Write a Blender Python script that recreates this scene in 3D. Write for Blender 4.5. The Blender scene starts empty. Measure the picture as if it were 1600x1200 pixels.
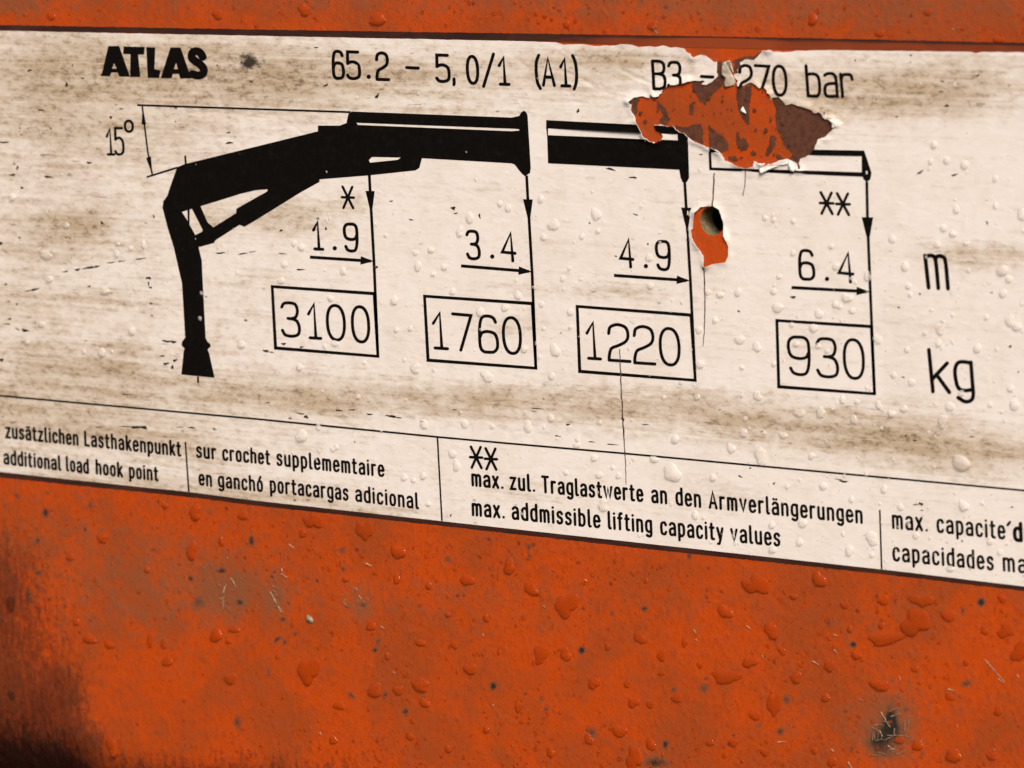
import bpy, math, random
import numpy as np
from mathutils import Matrix, Vector
from mathutils.geometry import delaunay_2d_cdt

random.seed(11)
rng = np.random.default_rng(11)
scn = bpy.context.scene

# ------------------------------------------------------------------ camera
W, H, F = 1600.0, 1200.0, 6200.0          # size of the photograph and focal length in its pixels
DIST = 1.55                               # metres from the lens to the middle of the picture
PX = DIST / F                             # one photograph pixel on a surface square to the lens (0.25 mm)

def unit(v):
    v = np.array(v, float)
    return v / np.linalg.norm(v)

E_X = -unit((-8850, -732, F))             # along the panel, to the right (the left end is farther away)
E_D = unit((1650, 33000, F))              # down the panel
E_D = unit(E_D - E_X * E_D.dot(E_X))
E_N = np.cross(E_X, E_D)                  # into the panel
ROT = np.array([E_X, E_N, -E_D])          # camera (right, down, forward) -> world (X, Y, Z)
CAM = -ROT @ np.array([0, 0, DIST])

def at(u, v):
    """Where the sight line through photograph pixel (u, v) meets the panel plane (Y = 0): local X, Z."""
    u = np.asarray(u, float); v = np.asarray(v, float)
    d = np.stack([u - W / 2, v - H / 2, np.full(u.shape, F)], -1) @ ROT.T
    t = -CAM[1] / d[..., 1]
    return CAM[0] + d[..., 0] * t, CAM[2] + d[..., 2] * t

def pix(x, z):
    x = np.asarray(x, float); z = np.asarray(z, float)
    p = np.stack([x - CAM[0], np.full(x.shape, -CAM[1]), z - CAM[2]], -1) @ ROT
    return W / 2 + F * p[..., 0] / p[..., 2], H / 2 + F * p[..., 1] / p[..., 2]

cam_d = bpy.data.cameras.new('camera')
cam_d.sensor_width = 36.0
cam_d.lens = 36.0 * F / W
cam_d.clip_start, cam_d.clip_end = 0.05, 100.0
cam_d.dof.use_dof = True
cam_d.dof.focus_distance = DIST
cam_d.dof.aperture_fstop = 16.0
cam = bpy.data.objects.new('camera', cam_d)
scn.collection.objects.link(cam)
R3 = np.stack([ROT @ np.array([1, 0, 0]), ROT @ np.array([0, -1, 0]), ROT @ np.array([0, 0, -1])], 1)
M4 = Matrix([[*R3[0], CAM[0]], [*R3[1], CAM[1]], [*R3[2], CAM[2]], [0, 0, 0, 1]])
cam.matrix_world = M4
scn.camera = cam

# ------------------------------------------------------------------ daylight: soft, bright overcast, from the upper right
SUN_DIR = Vector((0.55, -0.50, 0.67)).normalized()
world = bpy.data.worlds.new('World')
scn.world = world
world.use_nodes = True
wn = world.node_tree
bg = wn.nodes['Background']
sky = wn.nodes.new('ShaderNodeTexSky')
sky.sky_type = 'NISHITA'
sky.sun_disc = False
sky.sun_elevation = math.asin(SUN_DIR.z)
sky.sun_rotation = math.atan2(SUN_DIR.x, SUN_DIR.y)
sky.dust_density = 4.0
sky.ozone_density = 0.4
wn.links.new(sky.outputs[0], bg.inputs[0])
bg.inputs[1].default_value = 0.05
sun_d = bpy.data.lights.new('sun', 'SUN')
sun_d.energy = 2.6
sun_d.angle = math.radians(26)
sun_d.color = (1.0, 0.90, 0.78)
sun = bpy.data.objects.new('sun', sun_d)
sun.rotation_euler = (-SUN_DIR).to_track_quat('-Z', 'Y').to_euler()
scn.collection.objects.link(sun)

scn.view_settings.view_transform = 'Standard'
scn.view_settings.look = 'None'
scn.view_settings.exposure = 0.93
scn.view_settings.gamma = 1.0
scn.view_settings.use_curve_mapping = False
scn.render.engine = 'CYCLES'
scn.cycles.use_denoising = True
scn.cycles.max_bounces = 8
scn.cycles.transparent_max_bounces = 12

# ------------------------------------------------------------------ small helpers
MM = 0.001
UP = -1.0                                 # out of the panel, towards the lens, is -Y

def link(o):
    scn.collection.objects.link(o)
    return o

def mesh_obj(name, verts, faces, mat, parent=None, smooth=False, attrs=None):
    me = bpy.data.meshes.new(name)
    verts = np.asarray(verts, np.float32).reshape(-1, 3)
    lens = np.array([len(f) for f in faces], np.int32) if not isinstance(faces, np.ndarray) else np.full(len(faces), faces.shape[1], np.int32)
    flat = np.concatenate([np.asarray(f, np.int32) for f in faces]) if not isinstance(faces, np.ndarray) else faces.astype(np.int32).ravel()
    me.vertices.add(len(verts)); me.vertices.foreach_set('co', verts.ravel())
    me.loops.add(len(flat)); me.loops.foreach_set('vertex_index', flat)
    me.polygons.add(len(lens))
    starts = np.concatenate([[0], np.cumsum(lens)[:-1]]).astype(np.int32)
    me.polygons.foreach_set('loop_start', starts)
    try:
        me.polygons.foreach_set('loop_total', lens)
    except Exception:
        pass
    me.update(calc_edges=True)
    me.validate()
    for k, a in (attrs or {}).items():
        if len(a) == len(me.vertices):
            at_ = me.attributes.new(k, 'FLOAT', 'POINT')
            at_.data.foreach_set('value', np.asarray(a, np.float32))
    me.polygons.foreach_set('use_smooth', np.full(len(me.polygons), smooth))
    me.materials.append(mat)
    o = bpy.data.objects.new(name, me)
    if parent is not None:
        o.parent = parent
    return link(o)

def thing(name, label, cat, group=None, loc=(0, 0, 0)):
    o = bpy.data.objects.new(name, None)
    o.empty_display_size = 0.01
    o.location = loc
    o['label'] = label; o['category'] = cat
    if group: o['group'] = group
    return link(o)

def tag(o, label, cat, group=None, kind=None):
    o['label'] = label; o['category'] = cat
    if group: o['group'] = group
    if kind: o['kind'] = kind
    return o

def inside(pts, poly):
    """Winding number test (non zero) of many points against one polygon."""
    pts = np.asarray(pts, float); poly = np.asarray(poly, float)
    x, y = pts[:, 0][:, None], pts[:, 1][:, None]
    x0, y0 = poly[:, 0], poly[:, 1]
    x1, y1 = np.roll(x0, -1), np.roll(y0, -1)
    side = (x1 - x0) * (y - y0) - (x - x0) * (y1 - y0)
    up = (y0 <= y) & (y1 > y) & (side > 0)
    dn = (y0 > y) & (y1 <= y) & (side < 0)
    return (up.sum(1) - dn.sum(1)) != 0

def dist_to(pts, poly, closed=True):
    pts = np.asarray(pts, float); a = np.asarray(poly, float)
    b = np.roll(a, -1, 0)
    if not closed: a, b = a[:-1], b[:-1]
    out = np.full(len(pts), 1e9)
    for p, q in zip(a, b):
        d = q - p
        L = d.dot(d) + 1e-12
        t = np.clip(((pts - p) @ d) / L, 0, 1)
        out = np.minimum(out, np.hypot(*(pts - p - t[:, None] * d).T))
    return out

def roughen(poly, step=4.0, amp=1.1, seed=1, closed=True):
    """Break an outline into short, slightly ragged steps, as torn vinyl has."""
    r = np.random.default_rng(seed)
    poly = np.asarray(poly, float)
    out = []
    n = len(poly)
    for i in range(n if closed else n - 1):
        p, q = poly[i], poly[(i + 1) % n]
        L = np.hypot(*(q - p)); k = max(1, int(round(L / step)))
        nrm = np.array([-(q - p)[1], (q - p)[0]]) / (L + 1e-9)
        for j in range(k):
            t = j / k
            out.append(p + (q - p) * t + (nrm * r.normal(0, amp * 0.5) if j else 0))
    if not closed: out.append(poly[-1])
    return np.array(out)

def cdt(points, loops):
    """Constrained triangulation of extra points plus closed loops (photograph pixels)."""
    vs = []; es = []
    for lp in loops:
        s = len(vs)
        vs += [Vector((float(a), float(b))) for a, b in lp]
        es += [(s + i, s + (i + 1) % len(lp)) for i in range(len(lp))]
    vs += [Vector((float(a), float(b))) for a, b in points]
    v, e, f, *_ = delaunay_2d_cdt(vs, es, [], 0, 1e-4)
    return np.array([[p.x, p.y] for p in v]), np.array([list(t) for t in f if len(t) == 3], int)

def vnoise(u, v, scale, seed):
    """Smooth value noise on the photograph plane."""
    r = np.random.default_rng(seed)
    tab = r.random((256, 256))
    a = np.asarray(u) / scale + 1000; b = np.asarray(v) / scale + 1000
    i, j = np.floor(a).astype(int), np.floor(b).astype(int)
    s, t = a - i, b - j
    s = s * s * (3 - 2 * s); t = t * t * (3 - 2 * t)
    g = lambda m, n: tab[m % 256, n % 256]
    return (g(i, j) * (1 - s) + g(i + 1, j) * s) * (1 - t) + (g(i, j + 1) * (1 - s) + g(i + 1, j + 1) * s) * t

# ------------------------------------------------------------------ node helpers
def new_mat(name):
    m = bpy.data.materials.new(name)
    m.use_nodes = True
    return m, m.node_tree, m.node_tree.nodes['Principled BSDF']

class NT:
    def __init__(s, tree): s.t = tree; s.n = tree.nodes; s.l = tree.links
    def put(s, sock, val):
        if hasattr(val, 'is_linked') or isinstance(val, bpy.types.NodeSocket): s.l.new(val, sock)
        else: sock.default_value = val
    def coords(s, scale=(4000, 4000, 4000), rot=0.0):
        tc = s.n.new('ShaderNodeTexCoord'); mp = s.n.new('ShaderNodeMapping')
        s.l.new(tc.outputs['Object'], mp.inputs[0])
        mp.inputs['Scale'].default_value = scale
        mp.inputs['Rotation'].default_value = (0, rot, 0)
        return mp.outputs[0]
    def noise(s, vec, scale, detail=2.0, rough=0.5, dist=0.0):
        n = s.n.new('ShaderNodeTexNoise'); s.l.new(vec, n.inputs['Vector'])
        n.inputs['Scale'].default_value = scale; n.inputs['Detail'].default_value = detail
        n.inputs['Roughness'].default_value = rough; n.inputs['Distortion'].default_value = dist
        return n.outputs['Fac']
    def voronoi(s, vec, scale, feature='F1'):
        n = s.n.new('ShaderNodeTexVoronoi'); s.l.new(vec, n.inputs['Vector'])
        n.feature = feature; n.inputs['Scale'].default_value = scale
        return n.outputs['Distance'], n.outputs.get('Color')
    def math(s, op, a, b=0.0, clamp=False):
        n = s.n.new('ShaderNodeMath'); n.operation = op; n.use_clamp = clamp
        s.put(n.inputs[0], a); s.put(n.inputs[1], b)
        return n.outputs[0]
    def ramp(s, val, lo, hi, a=0.0, b=1.0):
        n = s.n.new('ShaderNodeMapRange'); n.interpolation_type = 'SMOOTHSTEP'
        s.put(n.inputs[0], val); s.put(n.inputs[1], lo); s.put(n.inputs[2], hi)
        s.put(n.inputs[3], a); s.put(n.inputs[4], b)
        return n.outputs[0]
    def mix(s, fac, a, b):
        n = s.n.new('ShaderNodeMix'); n.data_type = 'RGBA'
        s.put(n.inputs[0], fac)
        for sock, c in ((n.inputs[6], a), (n.inputs[7], b)):
            if isinstance(c, tuple): sock.default_value = (*c, 1.0)
            else: s.l.new(c, sock)
        return n.outputs[2]
    def attr(s, name):
        n = s.n.new('ShaderNodeAttribute'); n.attribute_name = name
        return n.outputs['Fac']
    def sep(s, col):
        n = s.n.new('ShaderNodeSeparateColor'); s.l.new(col, n.inputs[0])
        return n.outputs
    def bump(s, height, dist, strength=1.0, normal=None):
        n = s.n.new('ShaderNodeBump'); s.l.new(height, n.inputs['Height'])
        n.inputs['Distance'].default_value = dist; n.inputs['Strength'].default_value = strength
        if normal is not None: s.l.new(normal, n.inputs['Normal'])
        return n.outputs[0]

# ------------------------------------------------------------------ materials
def film_material():
    m, t, b = new_mat('aged_white_vinyl'); k = NT(t)
    p = k.coords()
    ps = k.coords((620, 4000, 3700), math.radians(3))          # long streaks, the way a rag has wiped it
    pss = k.coords((130, 4000, 5200), math.radians(2))
    pd = k.coords((900, 4000, 4200), math.radians(4))
    dirt = k.attr('dirt')
    n_big = k.noise(p, 0.012, 4, 0.6)
    n_str = k.noise(ps, 0.06, 6, 0.68, 0.3)
    pg = k.coords((1900, 4000, 3900), math.radians(4))
    n_fine = k.noise(pg, 0.10, 6, 0.72, 0.25)
    n_grain = k.noise(pg, 0.34, 3, 0.6)
    n_wipe = k.noise(pss, 0.05, 4, 0.65)
    n_dash = k.noise(pd, 0.11, 4, 0.6, 0.5)
    f = k.math('ADD', k.math('MULTIPLY', n_str, 0.95), k.math('MULTIPLY', n_fine, 0.80))
    n_line = k.noise(k.coords((110, 4000, 12500), math.radians(4)), 0.05, 3, 0.6, 0.2)
    f = k.math('ADD', f, k.math('MULTIPLY', k.math('SUBTRACT', n_line, 0.5), 0.9))
    f = k.math('ADD', f, k.math('MULTIPLY', n_big, 0.30))
    f = k.math('SUBTRACT', k.math('ADD', f, k.math('MULTIPLY', k.math('MULTIPLY', dirt, k.ramp(k.noise(ps, 0.03, 3, 0.5), 0.3, 0.7, 0.55, 1.25)), 0.52)), 1.20)
    film = k.ramp(f, -0.16, 0.66)
    wipe = k.ramp(n_wipe, 0.53, 0.66)
    film = k.math('MULTIPLY', film, k.math('SUBTRACT', 1.0, k.math('MULTIPLY', wipe, 0.6)))
    cream = k.mix(k.ramp(k.math('ADD', k.math('MULTIPLY', n_big, 0.5), k.math('MULTIPLY', n_fine, 0.5)), 0.40, 0.62), (0.80, 0.735, 0.695), (0.755, 0.675, 0.62))
    cream = k.mix(k.ramp(k.math('ADD', k.math('MULTIPLY', dirt, 0.6), k.math('MULTIPLY', k.math('SUBTRACT', n_fine, 0.5), 0.8)), 0.05, 0.8, 0, 0.75), cream, (0.60, 0.50, 0.395))
    base = k.mix(k.math('MULTIPLY', film, 0.85), cream, (0.435, 0.318, 0.208))
    dark = k.ramp(k.math('ADD', k.math('ADD', n_fine, k.math('MULTIPLY', n_grain, 0.35)), k.math('MULTIPLY', dirt, 0.10)), 0.76, 0.96)
    base = k.mix(k.math('MULTIPLY', dark, k.math('MULTIPLY', film, 0.8)), base, (0.17, 0.115, 0.07))
    # pale creases where the dirt has been rubbed off, short dark dashes where it sits in the grain
    vd, vc = k.voronoi(k.coords((1700, 4000, 3300), math.radians(8)), 0.030, 'DISTANCE_TO_EDGE')
    crease = k.math('MULTIPLY', k.ramp(k.math('ADD', vd, k.math('MULTIPLY', n_fine, 0.10)), 0.085, 0.045), film)
    base = k.mix(k.math('MULTIPLY', crease, 0.28), base, (0.74, 0.64, 0.53))
    dash = k.math('MULTIPLY', k.ramp(n_dash, 0.655, 0.70), k.ramp(dirt, 0.05, 0.9, 0.10, 0.75))
    base = k.mix(dash, base, (0.16, 0.105, 0.065))
    sd, sc_ = k.voronoi(k.coords((2200, 4000, 4000)), 0.045)
    gate = k.ramp(k.sep(sc_)[0], 0.86, 0.88)
    speck = k.math('MULTIPLY', k.ramp(k.math('ADD', sd, k.math('MULTIPLY', n_grain, 0.12)), 0.20, 0.10), gate)
    speck = k.math('MULTIPLY', speck, k.ramp(dirt, 0.0, 0.5, 0.25, 0.9))
    base = k.mix(speck, base, (0.055, 0.035, 0.022))
    dark_mask = k.attr('smudge')
    base = k.mix(k.ramp(k.math('ADD', dark_mask, k.math('MULTIPLY', n_fine, 1.0)), 0.80, 1.22), base, (0.045, 0.03, 0.018))
    t.links.new(base, b.inputs['Base Color'])
    t.links.new(k.ramp(n_fine, 0.3, 0.7, 0.34, 0.52), b.inputs['Roughness'])
    crk = k.attr('crinkle')
    bd, bc = k.voronoi(k.coords((3600, 4000, 4000)), 0.075)
    bead = k.math('MULTIPLY', k.ramp(bd, 0.34, 0.05), k.ramp(k.sep(bc)[0], 0.62, 0.66))
    h = k.math('ADD', k.math('MULTIPLY', k.ramp(vd, 0.0, 0.12), k.math('ADD', crk, 0.15)), k.math('MULTIPLY', n_fine, 0.75))
    h = k.math('ADD', h, k.math('MULTIPLY', n_str, 0.35))
    h = k.math('ADD', h, k.math('MULTIPLY', bead, 0.35))
    t.links.new(k.bump(h, 0.00014, 0.8), b.inputs['Normal'])
    return m

def paint_material():
    m, t, b = new_mat('orange_machine_paint'); k = NT(t)
    p = k.coords()
    pv = k.coords((4000, 4000, 2600), 0.0)
    n_big = k.noise(p, 0.0065, 4, 0.55, 0.4)
    n_mid = k.noise(p, 0.030, 6, 0.68, 0.3)
    n_fine = k.noise(pv, 0.12, 5, 0.70, 0.25)
    n_grain = k.noise(p, 0.33, 3, 0.6)
    pw = k.coords((4000, 4000, 1000), math.radians(-4))
    n_run = k.noise(pw, 0.075, 5, 0.68, 0.5)
    fresh = k.attr('fresh'); grime = k.attr('grime'); dark_mask = k.attr('dark_mask'); pit = k.attr('pit')
    col = k.mix(k.ramp(k.math('ADD', n_big, k.math('MULTIPLY', n_mid, 0.6)), 0.62, 0.98), (0.470, 0.060, 0.005), (0.330, 0.057, 0.011))
    col = k.mix(k.math('MULTIPLY', k.math('MULTIPLY', k.ramp(n_fine, 0.48, 0.68), k.math('SUBTRACT', 1.0, k.math('MULTIPLY', fresh, 0.8))), 0.50), col, (0.245, 0.030, 0.007))
    haze = k.ramp(k.math('ADD', k.math('MULTIPLY', n_mid, 0.75), k.math('ADD', k.math('MULTIPLY', n_fine, 0.45), k.math('ADD', k.math('MULTIPLY', grime, 0.42), -0.745))), -0.06, 0.42)
    haze = k.math('MULTIPLY', haze, k.math('SUBTRACT', 1.0, fresh, True))
    col = k.mix(k.math('MULTIPLY', haze, 0.85), col, (0.225, 0.076, 0.031))
    # tiny reddish and brown pits
    sd, sc_ = k.voronoi(p, 0.034)
    gate = k.ramp(k.sep(sc_)[0], 0.62, 0.66)
    speck = k.math('MULTIPLY', k.ramp(k.math('ADD', sd, k.math('MULTIPLY', n_fine, 0.30)), 0.33, 0.18), gate)
    speck = k.math('MULTIPLY', speck, k.math('SUBTRACT', 1.0, fresh, True))
    col = k.mix(k.math('MULTIPLY', speck, 0.75), col, (0.115, 0.018, 0.008))
    pf = k.math('ADD', pit, k.math('MULTIPLY', n_fine, 0.75))
    col = k.mix(k.ramp(pf, 0.50, 0.80, 0, 0.55), col, (0.120, 0.062, 0.036))
    col = k.mix(k.ramp(pf, 0.74, 1.35), col, (0.026, 0.022, 0.017))
    sf = k.math('ADD', dark_mask, k.math('ADD', k.math('MULTIPLY', n_run, 0.70), k.math('ADD', k.math('MULTIPLY', n_fine, 0.75), k.math('MULTIPLY', n_grain, 0.35))))
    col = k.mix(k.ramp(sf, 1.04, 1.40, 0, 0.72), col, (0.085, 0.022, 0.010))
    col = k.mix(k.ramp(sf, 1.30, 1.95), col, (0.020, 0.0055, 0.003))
    t.links.new(col, b.inputs['Base Color'])
    t.links.new(k.ramp(n_mid, 0.3, 0.7, 0.26, 0.46), b.inputs['Roughness'])
    b.inputs['Specular IOR Level'].default_value = 0.4
    # blistered surface and the finest beads of rain
    bd, bc = k.voronoi(k.coords((4000, 4000, 3300)), 0.052)
    bead = k.math('MULTIPLY', k.ramp(k.math('ADD', bd, k.math('MULTIPLY', n_grain, 0.12)), 0.40, 0.08), k.ramp(k.sep(bc)[0], 0.45, 0.5))
    h = k.math('ADD', k.math('MULTIPLY', n_fine, 0.9), k.math('MULTIPLY', n_mid, 1.1))
    h = k.math('ADD', k.math('SUBTRACT', h, k.math('MULTIPLY', speck, 0.4)), k.math('MULTIPLY', bead, 0.35))
    h = k.math('ADD', h, k.math('MULTIPLY', k.math('MULTIPLY', k.math('MINIMUM', dark_mask, 1.0), n_run), 5.0))
    t.links.new(k.bump(h, 0.00027, 0.85), b.inputs['Normal'])
    return m

def plain(name, col, rough, noise_scale=0.1, vary=0.3, bump=0.0, spec=0.5):
    m, t, b = new_mat(name); k = NT(t)
    p = k.coords()
    n = k.noise(p, noise_scale, 4, 0.6, 0.3)
    dk = tuple(c * (1 - vary) for c in col); lt = tuple(min(1, c * (1 + vary)) for c in col)
    t.links.new(k.mix(k.ramp(n, 0.3, 0.7), dk, lt), b.inputs['Base Color'])
    b.inputs['Roughness'].default_value = rough
    b.inputs['Specular IOR Level'].default_value = spec
    if bump: t.links.new(k.bump(n, bump), b.inputs['Normal'])
    return m

def ink_material():
    m, t, b = new_mat('black_print'); k = NT(t)
    p = k.coords(); ps = k.coords((500, 4000, 2500))
    n = k.noise(p, 0.10, 4, 0.65, 0.4); w = k.noise(ps, 0.05, 4, 0.7)
    c = k.mix(k.ramp(n, 0.45, 0.8), (0.0035, 0.0025, 0.002), (0.009, 0.0065, 0.005))
    c = k.mix(k.math('MULTIPLY', k.ramp(w, 0.68, 0.80), 0.3), c, (0.06, 0.045, 0.03))
    t.links.new(c, b.inputs['Base Color'])
    b.inputs['Roughness'].default_value = 0.5
    b.inputs['Specular IOR Level'].default_value = 0.12
    t.links.new(k.bump(n, 0.00006), b.inputs['Normal'])
    return m

def border_material():
    m, t, b = new_mat('brown_border_print'); k = NT(t)
    p = k.coords(); ps = k.coords((700, 4000, 4000))
    n = k.noise(ps, 0.06, 4, 0.65, 0.4); wear = k.attr('wear')
    c = k.mix(k.ramp(n, 0.35, 0.75), (0.030, 0.011, 0.008), (0.062, 0.022, 0.013))
    c = k.mix(k.ramp(k.math('ADD', wear, k.math('MULTIPLY', n, 0.5)), 0.45, 1.1), c, (0.26, 0.046, 0.012))
    t.links.new(c, b.inputs['Base Color'])
    b.inputs['Roughness'].default_value = 0.4
    return m

MAT_FILM = film_material()
MAT_PAINT = paint_material()
MAT_INK = ink_material()
MAT_BORDER = border_material()
MAT_RESIDUE = plain('brown_old_adhesive', (0.098, 0.036, 0.020), 0.55, 0.12, 0.28, 0.00015, 0.3)
MAT_DIRT = plain('dark_dirt', (0.032, 0.021, 0.014), 0.8, 0.12, 0.5, 0.0001, 0.2)
MAT_CRACK = plain('crack_grime', (0.060, 0.032, 0.020), 0.8, 0.05, 0.5)
MAT_FLAKE = plain('fresh_white_vinyl', (0.80, 0.76, 0.70), 0.4, 0.05, 0.08, 0.0001)
MAT_BACKSIDE = plain('grey_vinyl_back', (0.40, 0.33, 0.26), 0.5, 0.06, 0.3, 0.0001)
MAT_STEEL = plain('dull_cut_steel', (0.155, 0.125, 0.07), 0.45, 0.3, 0.5, 0.0003)
MAT_VOID = plain('dark_hollow', (0.012, 0.010, 0.008), 0.9)
MAT_SCRATCH = plain('bare_scratch', (0.46, 0.31, 0.20), 0.4, 0.2, 0.3)
MAT_FAINT = plain('faint_scratch', (0.27, 0.17, 0.11), 0.5, 0.2, 0.4)
MAT_GRIT = plain('pale_grit', (0.22, 0.19, 0.13), 0.7, 0.25, 0.4, 0.0004)
def water(name, tint, body, lens):
    """Thin rain water: mostly see-through, a little lens, a faint body with the colour of the wet surface under it, a glossy skin."""
    m, t, b = new_mat(name)
    b.inputs['Base Color'].default_value = (*tint, 1)
    b.inputs['Roughness'].default_value = 0.07
    b.inputs['IOR'].default_value = 1.33
    gl = t.nodes.new('ShaderNodeBsdfGlass'); gl.inputs['IOR'].default_value = 1.33; gl.inputs['Roughness'].default_value = 0.0
    tr = t.nodes.new('ShaderNodeBsdfTransparent')
    m1 = t.nodes.new('ShaderNodeMixShader'); m2 = t.nodes.new('ShaderNodeMixShader')
    m1.inputs[0].default_value = lens
    t.links.new(tr.outputs[0], m1.inputs[1]); t.links.new(gl.outputs[0], m1.inputs[2])
    m2.inputs[0].default_value = body
    t.links.new(m1.outputs[0], m2.inputs[1]); t.links.new(b.outputs[0], m2.inputs[2])
    t.links.new(m2.outputs[0], t.nodes['Material Output'].inputs[0])
    return m
MAT_WATER = water('rain_on_vinyl', (0.85, 0.79, 0.74), 0.34, 0.12)
MAT_WATER_PAINT = water('rain_on_paint', (0.46, 0.056, 0.004), 0.46, 0.15)
MAT_WATER_DARK = water('rain_on_dark_paint', (0.05, 0.016, 0.008), 0.35, 0.2)  # drops with the dark brown tone of the lower left corner

# ------------------------------------------------------------------ outlines measured on the photograph
def zz(pts): return [(970 + a * 0.225, 60 + b * 0.225) for a, b in pts]

TOP_EDGE_A = [(-260, 42), (0, 48), (400, 56), (800, 64), (868, 66), (880, 70), (905, 69), (930, 72), (962, 71), (970, 69), (988, 70),
              (997, 73.5), (1015, 72), (1024, 73.5), (1037, 71), (1048, 74.5), (1056, 73.5), (1070, 76)]
TEAR = zz([(470, 100), (510, 132), (560, 112), (605, 130), (640, 158), (672, 160), (668, 235), (678, 262), (640, 300), (600, 322),
           (565, 318), (590, 295), (520, 292), (490, 298), (440, 310), (330, 330), (290, 365), (270, 400), (235, 405), (215, 385),
           (205, 412), (185, 410), (150, 400), (100, 408), (60, 440), (85, 460), (75, 500), (100, 540), (120, 600), (165, 680),
           (210, 715), (240, 725), (285, 710), (298, 680), (280, 655), (245, 630), (235, 600), (265, 602), (275, 595), (330, 612),
           (365, 608), (410, 650), (450, 665), (490, 700), (560, 735), (615, 755), (665, 775), (705, 800), (725, 850), (770, 862),
           (820, 890), (870, 902), (925, 890), (935, 850), (990, 878), (1080, 868), (1120, 842), (1165, 838), (1225, 868), (1238, 908),
           (1250, 905), (1240, 865), (1250, 835), (1300, 815), (1350, 770), (1375, 700), (1420, 685), (1470, 640), (1478, 590),
           (1460, 560), (1420, 555), (1405, 525), (1380, 510), (1365, 517), (1345, 515), (1325, 495), (1270, 475), (1190, 452),
           (1150, 462), (1135, 440), (1100, 405), (1060, 410), (1045, 430), (1043, 400), (1015, 350), (990, 335), (970, 345),
           (935, 318), (905, 305), (870, 320), (835, 340), (818, 328), (812, 308), (820, 295), (790, 265), (795, 245), (820, 240),
           (815, 215), (835, 195), (830, 165), (870, 145), (930, 150), (960, 120), (985, 85)])
TOP_EDGE_B = [(1206, 78), (1208, 80.5), (1224, 81.5), (1236, 81), (1246, 79), (1258, 79.5), (1282, 78.5), (1330, 78.6), (1400, 79.5),
              (1517, 81), (1525, 83.5), (1534, 81), (1600, 82), (1860, 86.5)]
BOTTOM = [(1860, 949), (1600, 916), (1400, 892), (1200, 870), (1000, 848), (800, 826), (690, 814), (400, 782), (295, 768.5), (100, 748), (0, 737), (-260, 709)]
HOLE_TEAR = [(1096, 323), (1087, 332), (1084.5, 347.5), (1084, 357), (1081, 359), (1082, 371), (1091, 386), (1100, 400), (1101, 416),
             (1104, 417), (1115, 412.5), (1135, 409.5), (1139, 400), (1139, 385), (1132.5, 367.5), (1131, 347), (1125, 327.5), (1115, 321), (1105, 322)]
TEAR_R = np.concatenate([roughen([TOP_EDGE_A[-1]] + list(TEAR) + [TOP_EDGE_B[0]], 3.5, 1.0, 3, False)])
HOLE_R = roughen(HOLE_TEAR, 4, 0.5, 5)
FILM_OUT = np.concatenate([roughen(TOP_EDGE_A, 9, 0.5, 7, False)[:-1], TEAR_R, roughen(TOP_EDGE_B, 9, 0.5, 8, False)[1:], roughen(BOTTOM, 30, 0.15, 9, False)])
# closed outline of what is missing (used to cut the print)
GONE = np.concatenate([TEAR_R, [(1206, 40), (1070, 40)]])
TEAR_LINES = [TEAR_R, np.vstack([HOLE_R, HOLE_R[:1]])]

FILM_T = 0.22 * MM
def film_height(uv):
    """Height of the vinyl's face above the panel: it lifts along its torn edges."""
    uv = np.asarray(uv, float).reshape(-1, 2)
    h = np.full(len(uv), FILM_T)
    near = (uv[:, 0] > 930) & (uv[:, 0] < 1360) & (uv[:, 1] > 50) & (uv[:, 1] < 470)
    if near.any():
        q = uv[near]
        d = np.minimum(dist_to(q, TEAR_LINES[0], False), dist_to(q, TEAR_LINES[1], False) + 2)
        a = vnoise(q[:, 0], q[:, 1], 16, 21)
        amp = (0.15 + 1.5 * np.clip(a - 0.35, 0, 1)) * MM
        # the right hand lip and the bottom lip stand off most
        amp *= 1 + 1.2 * np.exp(-((q[:, 0] - 1306) ** 2 + (q[:, 1] - 195) ** 2) / 18 ** 2)
        h[near] += amp * np.exp(-(d / 6.5) ** 2)
        # a few soft wrinkles running away from the tear
        w = vnoise(q[:, 0] * 0.5, q[:, 1], 9, 5) * np.exp(-(d / 30) ** 2) * 0.25 * MM
        h[near] += w
    return h

# ------------------------------------------------------------------ the orange panel (its lower edge rolls back and under)
FOLD_R = 0.070
FOLD_Z = float(at(300, 1175)[1])
TOP_Z = float(at(800, -320)[1])
hx, hz = (float(c) for c in at(1113, 345.5))
HOLE_RAD = float(at(1132, 345.5)[0] - at(1094, 345.5)[0]) / 2 * 1.0

def surf(x, s):
    """Panel surface point for plane coordinates; below the fold the sheet curves away."""
    x = np.asarray(x, float); s = np.asarray(s, float)
    a = np.clip((FOLD_Z - s) / FOLD_R, 0, math.radians(95))
    rest = np.clip((FOLD_Z - s) - FOLD_R * math.radians(95), 0, None)
    z = np.where(s >= FOLD_Z, s, FOLD_Z - FOLD_R * np.sin(a) - rest * math.cos(math.radians(95)))
    y = FOLD_R * (1 - np.cos(a)) + rest * math.sin(math.radians(95))
    return x, y, z, a

def blob_sum(u, v, items):
    out = np.zeros(np.shape(u))
    for it in items:
        x, y, rx, ry, s = it[:5]; ang = math.radians(it[5]) if len(it) > 5 else 0
        dx, dy = u - x, v - y
        e = ((dx * math.cos(ang) + dy * math.sin(ang)) / rx) ** 2 + ((-dx * math.sin(ang) + dy * math.cos(ang)) / ry) ** 2
        out += s * np.exp(-e)
    return out

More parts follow.
